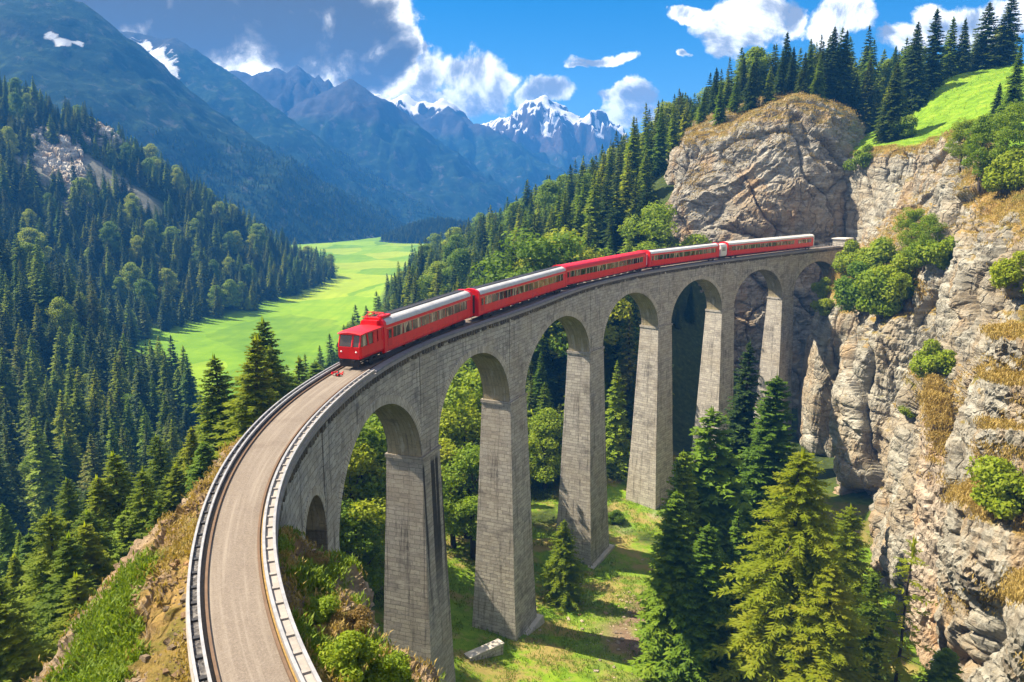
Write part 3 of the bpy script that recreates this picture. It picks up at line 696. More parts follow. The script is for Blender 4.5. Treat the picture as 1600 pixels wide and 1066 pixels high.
rockc = np.exp(-(((GX + 322) / 22) ** 2 + ((GY - 545) / 40) ** 2) * 1.4) + 0.9 * np.exp(-(((GX + 280) / 38) ** 2 + ((GY - 566) / 16) ** 2)) + 0.9 * np.exp(-(((GX + 288) / 14) ** 2 + ((GY - 505) / 26) ** 2))
rock = sm(rockc + 0.8 * fbm(Pn / 16, 5, 0.65, 77), 0.40, 0.62)
def terrain_mat():
    m, t, b = material('valley_ground'); tc = t.n('ShaderNodeTexCoord').outputs['Object']
    at = lambda k: t.n('ShaderNodeAttribute', attribute_name=k).outputs['Fac']
    n1 = t.noise(tc, 0.05, 6, 0.62); n2 = t.noise(tc, 0.9, 6, 0.7); n3 = t.noise(tc, 6, 3, 0.7)
    floor_ = t.ramp(n2, [(0.3, (0.018, 0.030, 0.008)), (0.55, (0.042, 0.060, 0.014)), (0.75, (0.085, 0.105, 0.022))])
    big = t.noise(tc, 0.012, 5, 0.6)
    grass = t.ramp(t.m('ADD', t.m('MULTIPLY', n1, 0.6), t.m('MULTIPLY', big, 0.45)), [(0.34, (0.045, 0.11, 0.012)), (0.46, (0.11, 0.21, 0.012)), (0.56, (0.175, 0.29, 0.012)), (0.68, (0.25, 0.33, 0.018))]); mow = t.noise(t.vm('MULTIPLY', tc, (0.22, 0.012, 1)), 1.0, 3, 0.5); grass = t.mix(t.m('MULTIPLY', t.sstep(mow, 0.48, 0.56), 0.4), grass, (0.10, 0.19, 0.014)); fv = t.n('ShaderNodeTexVoronoi'); wq = t.n('ShaderNodeTexNoise'); t.link(tc, wq.inputs['Vector']); wq.inputs['Scale'].default_value = 0.02; t.link(t.vm('ADD', t.vm('MULTIPLY', tc, (0.016, 0.010, 0)), t.vm('MULTIPLY', wq.outputs['Color'], (0.5, 0.5, 0))), fv.inputs['Vector']); fv.inputs['Scale'].default_value = 1.0; fsep = t.n('ShaderNodeSeparateXYZ'); t.link(fv.outputs['Color'], fsep.inputs[0]); grass = t.mix(0.5, grass, t.ramp(fsep.outputs[0], [(0.0, (0.04, 0.11, 0.012)), (0.35, (0.09, 0.20, 0.012)), (0.6, (0.19, 0.31, 0.012)), (1.0, (0.29, 0.33, 0.03))]))  # darker field cells stand in for cloud shade, painted into the meadow colour
    lawn_ = t.ramp(t.m('ADD', t.m('MULTIPLY', n2, 0.6), t.m('MULTIPLY', n3, 0.4)), [(0.3, (0.06, 0.12, 0.010)), (0.5, (0.13, 0.23, 0.012)), (0.68, (0.24, 0.30, 0.03))])
    lawn_ = t.mix(t.m('MULTIPLY', t.sstep(t.noise(tc, 0.16, 5, 0.65), 0.47, 0.60), 0.9), lawn_, (0.26, 0.20, 0.07))
    soil_ = t.ramp(t.m('ADD', t.m('MULTIPLY', n3, 0.6), t.m('MULTIPLY', n2, 0.4)), [(0.3, (0.07, 0.045, 0.032)), (0.55, (0.20, 0.135, 0.095)), (0.75, (0.36, 0.27, 0.2))])
    rk = t.ramp(t.noise(t.vm('MULTIPLY', tc, (0.16, 0.16, 0.10)), 1.0, 9, 0.75), [(0.35, (0.10, 0.09, 0.085)), (0.5, (0.30, 0.28, 0.265)), (0.65, (0.46, 0.43, 0.40))])
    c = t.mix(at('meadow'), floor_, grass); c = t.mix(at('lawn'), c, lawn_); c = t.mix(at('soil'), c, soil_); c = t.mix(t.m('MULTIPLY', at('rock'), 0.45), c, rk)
    t.link(c, b.inputs['Base Color']); b.inputs['Roughness'].default_value = 0.95; b.inputs['Specular IOR Level'].default_value = 0.1
    bump(t, b, t.m('ADD', n3, n2), 0.5, 0.12); return m
TERR = terrain_mat()
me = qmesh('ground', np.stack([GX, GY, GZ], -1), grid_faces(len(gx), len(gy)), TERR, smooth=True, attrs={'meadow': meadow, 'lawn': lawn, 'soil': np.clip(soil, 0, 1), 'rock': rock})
ground = tag(obj('ground', me), kind='structure')

# ------------------------------------------------------------------ rock faces
def rock_mat(name, tint=(1, 1, 1), tilt=0.35, grass=1.0, g0=0.44, g1=0.62):
    m, t, b = material(name); tc = t.n('ShaderNodeTexCoord').outputs['Object']; ge = t.n('ShaderNodeNewGeometry')
    mp = t.n('ShaderNodeMapping'); t.link(tc, mp.inputs[0]); mp.inputs['Rotation'].default_value = (tilt, tilt * 0.8, 0.4); mp.inputs['Scale'].default_value = (0.25, 0.25, 1.5)
    wn = t.n('ShaderNodeTexNoise'); t.link(tc, wn.inputs['Vector']); wn.inputs['Scale'].default_value = 0.18; wn.inputs['Detail'].default_value = 4
    v = t.vm('ADD', mp.outputs[0], t.vm('MULTIPLY', wn.outputs['Color'], (2.4, 2.4, 2.4)))
    st = t.noise(v, 0.55, 9, 0.68); st2 = t.noise(v, 2.6, 7, 0.72)
    big = t.noise(tc, 0.07, 5, 0.6); fine = t.noise(tc, 2.6, 8, 0.75); vert = t.noise(t.vm('MULTIPLY', tc, (0.5, 0.5, 0.05)), 1.0, 6, 0.65)
    T = lambda c: tuple(a * k for a, k in zip(c, tint))
    c = t.ramp(st, [(0.30, T((0.115, 0.10, 0.085))), (0.46, T((0.28, 0.248, 0.205))), (0.58, T((0.40, 0.368, 0.318))), (0.74, T((0.54, 0.51, 0.46)))])
    c = t.mix(t.m('MULTIPLY', t.sstep(big, 0.46, 0.64), 0.55), c, T((0.33, 0.235, 0.14)))
    c = t.mix(t.m('MULTIPLY', t.sstep(vert, 0.55, 0.7), 0.45), c, T((0.155, 0.145, 0.14)))
    c = t.mix(t.m('MULTIPLY', t.sstep(st2, 0.58, 0.74), 0.4), c, T((0.085, 0.072, 0.06)))
    c = t.mix(t.m('MULTIPLY', t.sstep(fine, 0.52, 0.7), 0.5), c, T((0.52, 0.49, 0.44)))
    vo = t.n('ShaderNodeTexVoronoi', feature='DISTANCE_TO_EDGE'); t.link(t.vm('ADD', t.vm('MULTIPLY', tc, (0.26, 0.26, 0.14)), t.vm('MULTIPLY', wn.outputs['Color'], (2.2, 2.2, 2.2))), vo.inputs['Vector']); vo.inputs['Scale'].default_value = 1.0
    crack = t.m('SUBTRACT', 1.0, t.sstep(vo.outputs['Distance'], 0.0, 0.07)); c = t.mix(t.m('MULTIPLY', crack, t.m('MULTIPLY', t.sstep(big, 0.42, 0.66), 0.5)), c, T((0.07, 0.06, 0.05)))
    orng = t.noise(t.vm('MULTIPLY', tc, (0.12, 0.12, 0.05)), 1.0, 6, 0.65); c = t.mix(t.m('MULTIPLY', t.sstep(orng, 0.52, 0.68), 0.62), c, T((0.40, 0.245, 0.115)))
    sx = t.n('ShaderNodeSeparateXYZ'); t.link(ge.outputs['Normal'], sx.inputs[0])
    gr = t.m('ADD', t.n('ShaderNodeAttribute', attribute_name='flat').outputs['Fac'], t.m('MULTIPLY', t.m('SUBTRACT', t.noise(tc, 0.45, 6, 0.7), 0.5), 1.1))
    gm = t.m('MULTIPLY', t.sstep(gr, g0, g1), grass)
    gc = t.ramp(t.m('ADD', t.m('MULTIPLY', t.noise(tc, 0.3, 4, 0.6), 0.6), t.m('MULTIPLY', fine, 0.4)), [(0.34, (0.10, 0.13, 0.02)), (0.47, (0.20, 0.155, 0.04)), (0.6, (0.33, 0.215, 0.075)), (0.72, (0.40, 0.29, 0.13))])
    c = t.mix(gm, c, gc)
    c = t.mix(t.n('ShaderNodeAttribute', attribute_name='turf').outputs['Fac'], c, t.ramp(t.noise(tc, 0.25, 5, 0.65), [(0.3, (0.085, 0.17, 0.012)), (0.5, (0.15, 0.27, 0.015)), (0.7, (0.25, 0.34, 0.03))]))
    t.link(c, b.inputs['Base Color']); b.inputs['Roughness'].default_value = 0.95; b.inputs['Specular IOR Level'].default_value = 0.12
    h = t.m('SUBTRACT', t.m('ADD', t.m('ADD', t.m('MULTIPLY', st, 0.9), t.m('MULTIPLY', st2, 0.8)), t.m('MULTIPLY', fine, 0.8)), t.m('MULTIPLY', crack, 0.7)); bump(t, b, h, 0.9, 0.4)
    return m
ROCK = rock_mat('limestone_cliff', (0.90, 0.945, 0.92)); ROCKB = rock_mat('folded_limestone', (0.87, 0.90, 0.89), 0.75, 0.8, 0.62, 0.8); ROCKN = rock_mat('warm_limestone', (1.12, 1.06, 0.98), 0.2)

def catmull(A, n):
    """resample the first axis of A to n samples with a Catmull-Rom curve"""
    A = np.asarray(A, float); k = len(A); u = np.linspace(0, k - 1, n); i = np.clip(u.astype(int), 0, k - 2); t = (u - i).reshape((-1,) + (1,) * (A.ndim - 1))
    g = lambda j: A[np.clip(j, 0, k - 1)]
    p0, p1, p2, p3 = g(i - 1), g(i), g(i + 1), g(i + 2)
    tn = 0.5
    m1 = tn * (p2 - p0); m2 = tn * (p3 - p1)
    return (2*t**3-3*t**2+1)*p1 + (t**3-2*t**2+t)*m1 + (-2*t**3+3*t**2)*p2 + (t**3-t**2)*m2
def normals(P):
    du = np.gradient(P, axis=0); dv = np.gradient(P, axis=1); n = np.cross(du, dv); return n / (np.linalg.norm(n, axis=-1, keepdims=True) + 1e-9)
def blocks(P, seed):
    """cell value and distance to the nearest crack of a jittered cell pattern"""
    i0 = np.floor(P).astype(np.int64); d1 = np.full(P.shape[:-1], 9.0); d2 = d1.copy(); val = np.zeros(P.shape[:-1])
    for a in (-1, 0, 1):
        for b in (-1, 0, 1):
            for c in (-1, 0, 1):
                q = i0 + (a, b, c); h = [_h(q[..., 0], q[..., 1], q[..., 2], seed + k) for k in range(4)]
                d = np.sqrt((q[..., 0] + h[0] - P[..., 0]) ** 2 + (q[..., 1] + h[1] - P[..., 1]) ** 2 + (q[..., 2] + h[2] - P[..., 2]) ** 2)
                k = d < d1; d2 = np.where(k, d1, np.minimum(d2, d)); val = np.where(k, h[3], val); d1 = np.where(k, d, d1)
    return val * 2 - 1, d2 - d1
def roughen(P, amp, sc, seed, strata=0.0, flute=0.0, fade=None, sgn=1, bed=None, blk=None):
    N = normals(P) * sgn
    d = amp * (0.62 * fbm(P / sc, 6, 0.55, seed, True) + 0.55 * fbm(P / (sc * 2.7), 4, 0.5, seed + 7))
    if strata:
        w = P[..., 2] + 0.28 * P[..., 0] + 2.0 * fbm(P / 14, 3, 0.5, seed + 3); q = w / 2.6; fr = q - np.floor(q)
        hsh = vnoise(np.stack([np.floor(q) * 3.7, P[..., 0] / 11, P[..., 1] / 11], -1), seed + 5)
        d = d + strata * (sm(fr, 0.0, 0.22) * (1 - sm(fr, 0.8, 1.0)) - 0.5) * (0.6 + 0.8 * np.abs(hsh)) + strata * 0.7 * hsh
    if bed:
        bd, al, ac, ba = bed; bd = np.array(bd, float); bd /= np.linalg.norm(bd); e1 = np.cross(bd, (0.3, 0.9, 0.1)); e1 /= np.linalg.norm(e1); e2 = np.cross(bd, e1)
        wq = P + 0.22 * ac * np.stack([fbm(P / (ac * 1.5), 3, 0.5, seed + 31 + i) for i in range(3)], -1) * 3
        q = np.stack([wq @ bd / al, wq @ e1 / ac, wq @ e2 / ac], -1)
        d = d + ba * (0.7 * fbm(q, 6, 0.55, seed + 41, True) + 0.6 * vnoise(q * 0.45, seed + 43))
    for (sx, sy, sz, ba) in (blk or ()):
        wq = P + np.stack([fbm(P / (sx * 1.2), 3, 0.55, seed + 61 + i) for i in range(3)], -1) * sx * 0.45
        sk = np.stack([(wq[..., 0] + 0.35 * wq[..., 2]) / sx, (wq[..., 1] - 0.2 * wq[..., 2]) / sy, (wq[..., 2] + 0.25 * wq[..., 0]) / sz], -1)
        v, e = blocks(sk, seed + 71); d = d + ba * (0.8 * v - 0.9 * np.exp(-e / 0.05))
    if flute: d = d + flute * fbm(np.stack([P[..., 0] / 3.2, P[..., 1] / 3.2, P[..., 2] / 22], -1), 4, 0.55, seed + 11, True)
    if fade is not None: d = d * fade
    return P + N * d[..., None]
ROCKS = []
def loft(name, cols, nu, nv, mat, amp, sc, seed, strata=0.0, flute=0.0, kind='structure', sgn=1, flip=False, turf=None, bed=None, blk=None, soft=0.0):
    A = np.array([[p if len(p) == 3 and isinstance(p, np.ndarray) else W(*p) for p in c] for c in cols])
    A = catmull(A, nu); A = np.swapaxes(catmull(np.swapaxes(A, 0, 1), nv), 0, 1)
    # even the rows out along each column
    L = np.concatenate([np.zeros((nu, 1)), np.cumsum(np.linalg.norm(np.diff(A, axis=1), axis=2), axis=1)], 1)
    Lm = L.mean(0) / L.mean(0)[-1]; t = np.interp(np.linspace(0, 1, nv), Lm, np.linspace(0, nv - 1, nv))
    i = np.clip(t.astype(int), 0, nv - 2); f = (t - i)[None, :, None]; A = A[:, i] * (1 - f) + A[:, i + 1] * f
    fd = np.ones((nu, nv))
    if soft: fd = fd * (soft + (1 - soft) * sm(np.linspace(0, 1, nu), 0.08, 0.4))[:, None]
    if turf:
        turf = Lm[int(turf / (len(cols[0]) - 1) * (nv - 1))]; fd = fd * (1 - 0.95 * sm(np.linspace(0, 1, nv), turf - 0.03, turf + 0.02))[None, :]
    P = roughen(A, amp, sc, seed, strata, flute, sgn=sgn, bed=bed, blk=blk, fade=fd)
    nz = 0.6 * np.abs(normals(A)[..., 2]) + 0.4 * np.abs(normals(P)[..., 2])
    if turf is None: tf = np.zeros(nz.shape)
    else: tf = sm(np.linspace(0, 1, nv)[None, :] + 0.05 * fbm(P / 6, 3, 0.5, 5), turf - 0.02, turf + 0.02) * np.ones(nz.shape)
    me = qmesh(name, P, grid_faces(nu, nv, flip), mat, smooth=False, attrs={'flat': nz, 'turf': tf}); o = tag(obj(name, me), kind=kind); ROCKS.append(o); return o, P
# cliff behind the train
cA = [[(1025, 640, 222), (1030, 420, 236), (1036, 360, 240), (1040, 320, 246), (1044, 290, 252), (1046, 260, 262), (1046, 255, 275)],
      [(1056, 640, 216), (1050, 420, 229), (1052, 340, 232), (1056, 290, 236), (1060, 240, 241), (1066, 212, 248), (1068, 204, 270)],
      [(1092, 640, 214), (1095, 420, 226), (1100, 330, 229), (1108, 255, 234), (1118, 208, 240), (1124, 188, 249), (1126, 184, 275)],
      [(1180, 640, 216), (1185, 420, 225), (1190, 330, 226), (1196, 245, 230), (1200, 185, 236), (1206, 164, 246), (1208, 160, 275)],
      [(1255, 640, 217), (1258, 420, 225), (1262, 330, 226), (1268, 240, 230), (1272, 186, 237), (1274, 165, 247), (1274, 160, 275)],
      [(1310, 640, 224), (1312, 420, 229), (1322, 330, 231), (1328, 245, 236), (1320, 196, 245), (1312, 176, 254), (1312, 168, 275)],
      [(1335, 640, 240), (1342, 420, 246), (1350, 330, 248), (1352, 250, 252), (1346, 210, 260), (1340, 190, 270), (1340, 185, 280)]]
loft('cliff', cA, 360, 300, ROCKB, 0.5, 4, 11, strata=0.0, flute=0.0, bed=((0.75, -0.25, 0.62), 30, 5.5, 2.2), blk=((20, 12, 22, 2.0), (9, 5, 3.5, 0.5)))
# cliff on the right: lower wall, bushy ledge, upper wall, grassy plateau
cB = [[(1236, 800, 197), (1247, 640, 196), (1256, 580, 195.5), (1262, 540, 195), (1284, 470, 196), (1302, 425, 205), (1322, 398, 224), (1322, 300, 231), (1318, 246, 236), (1330, 225, 248), (1345, 205, 270)],
      [(1262, 800, 184), (1268, 640, 184), (1278, 590, 183.5), (1288, 545, 183), (1312, 478, 184), (1328, 425, 200), (1340, 385, 220), (1342, 300, 226), (1346, 242, 229), (1352, 222, 244), (1362, 200, 268)],
      [(1320, 830, 178), (1318, 650, 179), (1324, 595, 179), (1330, 545, 178), (1350, 480, 178), (1364, 420, 194), (1378, 360, 210), (1388, 290, 215), (1396, 234, 218), (1402, 212, 236), (1424, 168, 262)],
      [(1318, 860, 156), (1336, 660, 157), (1344, 600, 157), (1352, 545, 157), (1386, 474, 160), (1412, 410, 178), (1430, 340, 197), (1446, 275, 203), (1456, 228, 207), (1462, 200, 228), (1472, 128, 260)],
      [(1340, 940, 140), (1400, 680, 146), (1418, 620, 147), (1432, 560, 148), (1456, 478, 150), (1462, 410, 162), (1474, 330, 182), (1488, 260, 190), (1500, 222, 194), (1506, 192, 220), (1514, 113, 262)],
      [(1380, 1010, 116), (1425, 760, 121), (1440, 668, 123), (1455, 600, 133), (1484, 545, 138), (1496, 420, 142), (1504, 330, 156), (1518, 276, 170), (1530, 228, 180), (1538, 190, 210), (1562, 104, 262)],
      [(1430, 1120, 97), (1480, 790, 102), (1500, 665, 105), (1520, 590, 117), (1538, 520, 122), (1546, 430, 125), (1550, 352, 134), (1562, 300, 150), (1574, 250, 164), (1584, 200, 200), (1612, 98, 260)],
      [(1500, 1260, 78), (1545, 850, 86), (1565, 640, 90), (1580, 550, 101), (1594, 470, 108), (1600, 420, 110), (1606, 352, 119), (1614, 312, 135), (1626, 268, 152), (1644, 200, 190), (1674, 92, 256)],
      [(1640, 1400, 60), (1680, 950, 68), (1690, 700, 72), (1700, 600, 83), (1704, 500, 90), (1706, 440, 92), (1712, 372, 101), (1720, 340, 119), (1734, 286, 140), (1764, 200, 180), (1804, 100, 230)],
      [(1900, 1500, 44), (1920, 1100, 52), (1930, 800, 57), (1940, 660, 66), (1950, 540, 73), (1952, 470, 75), (1958, 400, 86), (1966, 366, 106), (1984, 300, 128), (2024, 200, 170), (2064, 90, 220)]]
oB, PB = loft('cliff', cB, 620, 560, ROCK, 0.9, 6, 23, strata=0.35, flute=0.8, turf=8.2, bed=((0.25, 0.1, 1.0), 34, 7.5, 2.6), blk=((14, 14, 40, 2.6), (6, 6, 14, 0.7)), soft=0.3)
# outcrops standing out of the near cliff
def outcrop(pts, seed, mat, amp=0.9, sc=3.5, nu=110, nv=110, strata=0.7):
    o, P = loft('rock_outcrop', pts, nu, nv, mat, amp, sc, seed, strata=strata * 0.5, blk=((4, 4, 3, 0.6), (1.4, 1.4, 1.2, 0.2))); return o
outcrop([[(1410, 1100, 103), (1420, 900, 108), (1440, 740, 112), (1452, 640, 116), (1458, 610, 122)],
         [(1425, 1100, 97), (1430, 900, 101), (1438, 740, 105), (1448, 640, 110), (1456, 596, 118)],
         [(1450, 1100, 93), (1456, 900, 97), (1462, 740, 101), (1458, 640, 108), (1457, 590, 117)],
         [(1490, 1100, 92), (1500, 880, 95), (1496, 740, 100), (1478, 650, 108), (1464, 600, 118)],
         [(1520, 1100, 100), (1520, 880, 104), (1516, 740, 110), (1490, 650, 118), (1470, 612, 124)]], 41, ROCKN)
outcrop([[(1470, 1010, 94), (1474, 900, 92), (1476, 840, 90), (1484, 790, 91), (1500, 765, 98), (1520, 750, 108)],
         [(1500, 1010, 90), (1490, 920, 84), (1492, 850, 82), (1506, 785, 84), (1530, 752, 92), (1545, 735, 106)],
         [(1560, 1010, 86), (1545, 940, 78), (1545, 880, 76), (1555, 795, 79), (1570, 748, 88), (1580, 725, 104)],
         [(1640, 1010, 82), (1630, 940, 73), (1630, 880, 71), (1630, 800, 74), (1630, 742, 84), (1630, 715, 100)],
         [(1720, 1010, 82), (1710, 940, 73), (1710, 880, 71), (1710, 800, 74), (1710, 742, 84), (1710, 715, 100)]], 43, ROCK, 1.0, 4.0)
for k, (ya, yb, d0, xo) in enumerate([(520, 582, 92, 1548), (588, 655, 90, 1538), (660, 715, 90, 1528)]):
    outcrop([[(xo + 6, yb, d0 + 12), (xo + 6, (ya + yb) / 2, d0 + 12), (xo + 8, ya, d0 + 13), (xo + 12, ya - 6, d0 + 18)],
             [(xo + 6, yb + 4, d0 + 1), (xo, (ya + yb) / 2, d0), (xo + 8, ya + 4, d0 + 1), (xo + 18, ya - 4, d0 + 12)],
             [(xo + 50, yb + 8, d0 - 8), (xo + 50, (ya + yb) / 2, d0 - 10), (xo + 50, ya + 4, d0 - 8), (xo + 60, ya - 8, d0 + 6)],
             [(xo + 130, yb + 22, d0 - 14), (xo + 130, (ya + yb) / 2 + 8, d0 - 16), (xo + 130, ya + 8, d0 - 14), (xo + 140, ya - 8, d0)],
             [(xo + 220, yb + 30, d0 - 18), (xo + 220, (ya + yb) / 2 + 8, d0 - 20), (xo + 220, ya + 8, d0 - 18), (xo + 230, ya - 8, d0)]], 50 + k, ROCK, 0.5, 3.0, 90, 60, 0.3)
outcrop([[(1570, 1120, 66), (1574, 1000, 65), (1580, 940, 66), (1592, 915, 72), (1600, 900, 80)],
         [(1600, 1120, 60), (1590, 1010, 58), (1594, 945, 59), (1610, 915, 66), (1620, 895, 78)],
         [(1680, 1120, 55), (1670, 1010, 53), (1670, 945, 54), (1676, 910, 62), (1680, 890, 76)],
         [(1780, 1120, 54), (1780, 1010, 52), (1780, 945, 53), (1780, 910, 61), (1780, 890, 76)]], 47, ROCK, 0.6, 3.0, 80, 80)

# pale crag high on the wooded spur across the valley
def gY(px, py):
    d = ray(px, py); Y = np.arange(250, 760, 2.0); P = Y[:, None] * d[None] / d[1]; h = terrain(P[:, 0], P[:, 1]); k = np.where(P[:, 2] + CAMZ < h)[0]
    return float(Y[k[0]]) if len(k) else 620.0
def crag(tops, seed):
    cols = []
    for px, t0, b0 in tops:
        ys = np.linspace(b0, t0, 6); cols.append([(px + (0 if j else 1), float(y), gY(px, y) - (6.0 if 0 < j < 5 else -5.0)) for j, y in enumerate(ys)])
    loft('cliff', cols, 130, 110, ROCKC, 3.0, 12, seed, flute=1.5, blk=((10, 10, 22, 2.6), (4, 4, 7, 0.9)))
ROCKC = rock_mat('pale_crag', (1.3, 1.36, 1.42), 0.3, 0.0)
crag([(52, 214, 250), (66, 198, 268), (84, 192, 292), (104, 190, 312), (122, 196, 326), (132, 262, 330), (146, 284, 330)], 81)
crag([(112, 194, 214), (134, 190, 226), (158, 198, 234), (180, 210, 236), (194, 222, 238)], 83)

# rocky ridge that carries the near end of the road
def embank():
    s = np.linspace(-36, 34, 380)
    w = width(s)
    Lf = [(-0.25, -0.34), (0.6, -0.55), (2.2, -1.1), (4.5, -2.4), (7.0, -4.4), (9.6, -7.0), (11.5, -11.5), (14.5, -18), (20, -27)]
    Rt = [(-0.15, -0.62), (0.35, -0.8), (1.1, -1.3), (2.2, -2.0), (3.6, -3.0), (4.8, -4.8), (5.8, -8.5), (7.5, -17), (12, -30)]
    sL = np.interp(s, [-36, -5, 8, 18, 27, 34], [1.4, 1.0, 0.82, 0.58, 0.3, 0.12]); sR = np.interp(s, [-36, 0, 8, 16, 22, 28, 34], [1.5, 1.1, 0.9, 0.75, 0.6, 0.5, 0.4])
    fL = np.interp(s, [-36, 20, 26, 34], [1, 1, 1.5, 3]); z0 = np.interp(s, [-36, 7, 11, 15, 19.5, 25.6, 28, 34], [0, 0, -0.8, -2.8, -6.3, -12, -15, -24]); fR = 1.0
    cols = []
    for d, z in reversed(Lf): cols.append(path(s, w + 0.02 + d * sL, z * np.where(abs(z) < 0.4, 1, fL)))
    for d, z in Rt: cols.append(path(s, -0.04 - d * sR, z + z0))
    A = np.stack(cols, 1); nl = len(Lf)
    left = np.swapaxes(catmull(np.swapaxes(A[:, :nl], 0, 1), 200), 0, 1); right = np.swapaxes(catmull(np.swapaxes(A[:, nl:], 0, 1), 200), 0, 1)
    out = []
    dl = np.interp(np.linspace(0, len(Lf) - 1, 200), np.arange(len(Lf)), [d for d, z in reversed(Lf)])
    for P, k in ((left, 0), (right, 1)):
        fade = sm(np.linspace(1, 0, 200) if k == 0 else np.linspace(0, 1, 200), 0.02, 0.22)[None, :] * np.ones((len(s), 1))
        Q = roughen(P, 1.1, 4.2, 61 + k, strata=0.25, fade=fade, sgn=1, blk=((3.4, 3.4, 2.4, 0.32), (1.2, 1.2, 0.9, 0.08))); Q = roughen(Q, 0.16, 0.8, 71 + k, fade=fade); Q = np.concatenate([Q, np.abs(0.65 * normals(P)[..., 2:] + 0.35 * normals(Q)[..., 2:])], -1); tb = (np.exp(-((dl - 4.3) / 1.9) ** 2)[None, :] * 1.3 * sm(16 - s, 0, 8)[:, None] if k == 0 else 0.55 * np.ones((len(s), 200))); tb = sm(tb + 0.75 * fbm(Q[..., :3] / 2.2, 4, 0.6, 97 + k), 0.5, 0.85) * sm(Q[..., 3], 0.5, 0.7); Q = np.concatenate([Q, tb[..., None]], -1); out.append(Q)
    for Q in out:
        o = tag(obj('rocky_ridge', qmesh('rocky_ridge', Q[..., :3], grid_faces(*Q.shape[:2]), RIDGE, smooth=False, attrs={'flat': np.abs(Q[..., 3]), 'turf': Q[..., 4]})), kind='structure'); ROCKS.append(o)
    return out
RIDGE = rock_mat('ridge_rock', (0.95, 0.82, 0.66), 0.3, 1.0, 0.66, 0.9)
EMB = embank()

# ------------------------------------------------------------------ far mountains
def mountain_mat(name, snow_lo, snow_hi, green, rockc):
    m, t, b = material(name); tc = t.n('ShaderNodeTexCoord').outputs['Object']; ge = t.n('ShaderNodeNewGeometry')
    s1 = t.n('ShaderNodeSeparateXYZ'); t.link(tc, s1.inputs[0]); s2 = t.n('ShaderNodeSeparateXYZ'); t.link(ge.outputs['Normal'], s2.inputs[0])
    at = t.n('ShaderNodeAttribute', attribute_name='snow').outputs['Fac']
    n = t.noise(tc, 0.008, 8, 0.65); f = t.noise(tc, 0.05, 8, 0.7); ff = t.noise(tc, 0.25, 5, 0.7)
    hgt = t.m('ADD', s1.outputs[2], t.m('MULTIPLY', t.m('SUBTRACT', n, 0.5), 70))
    g = t.ramp(t.m('ADD', t.m('MULTIPLY', ff, 0.5), t.m('MULTIPLY', f, 0.5)), [(0.35, tuple(x * 0.5 for x in green)), (0.52, green), (0.7, (green[0] * 2.4, green[1] * 1.7, green[2] * 1.2))])
    rk = t.ramp(f, [(0.35, tuple(x * 0.5 for x in rockc)), (0.6, rockc), (0.75, tuple(x * 1.6 for x in rockc))])
    gul = t.noise(t.vm('MULTIPLY', tc, (0.045, 0.045, 0.006)), 1.0, 6, 0.7); g = t.mix(t.m('MULTIPLY', t.sstep(gul, 0.54, 0.66), 0.7), g, tuple(x * 1.7 for x in rockc)); g = t.mix(t.m('MULTIPLY', t.sstep(f, 0.52, 0.66), 0.5), g, (0.045, 0.075, 0.022)); c = t.mix(t.sstep(hgt, snow_lo, snow_lo + 40), g, rk)
    steep = t.m('SUBTRACT', 1.0, t.sstep(s2.outputs[2], 0.45, 0.7)); c = t.mix(t.m('MULTIPLY', steep, 0.5), c, rk)
    c = t.mix(t.m('MULTIPLY', t.sstep(t.m('ADD', at, t.m('MULTIPLY', t.m('SUBTRACT', ff, 0.5), 0.5)), 0.40, 0.72), 0.85), c, (0.72, 0.74, 0.78))
    t.link(c, b.inputs['Base Color']); b.inputs['Roughness'].default_value = 0.95; b.inputs['Specular IOR Level'].default_value = 0.05
    bump(t, b, t.m('ADD', f, t.m('MULTIPLY', ff, 0.5)), 0.8, 5); return m
M1 = mountain_mat('wooded_mountain', 330, 0, (0.009, 0.026, 0.017), (0.045, 0.048, 0.046))
M2 = mountain_mat('rocky_mountain', 190, 0, (0.010, 0.026, 0.02), (0.05, 0.05, 0.058))
M3 = mountain_mat('snowy_mountain', 130, 0, (0.018, 0.034, 0.03), (0.075, 0.062, 0.066))
MTN = []
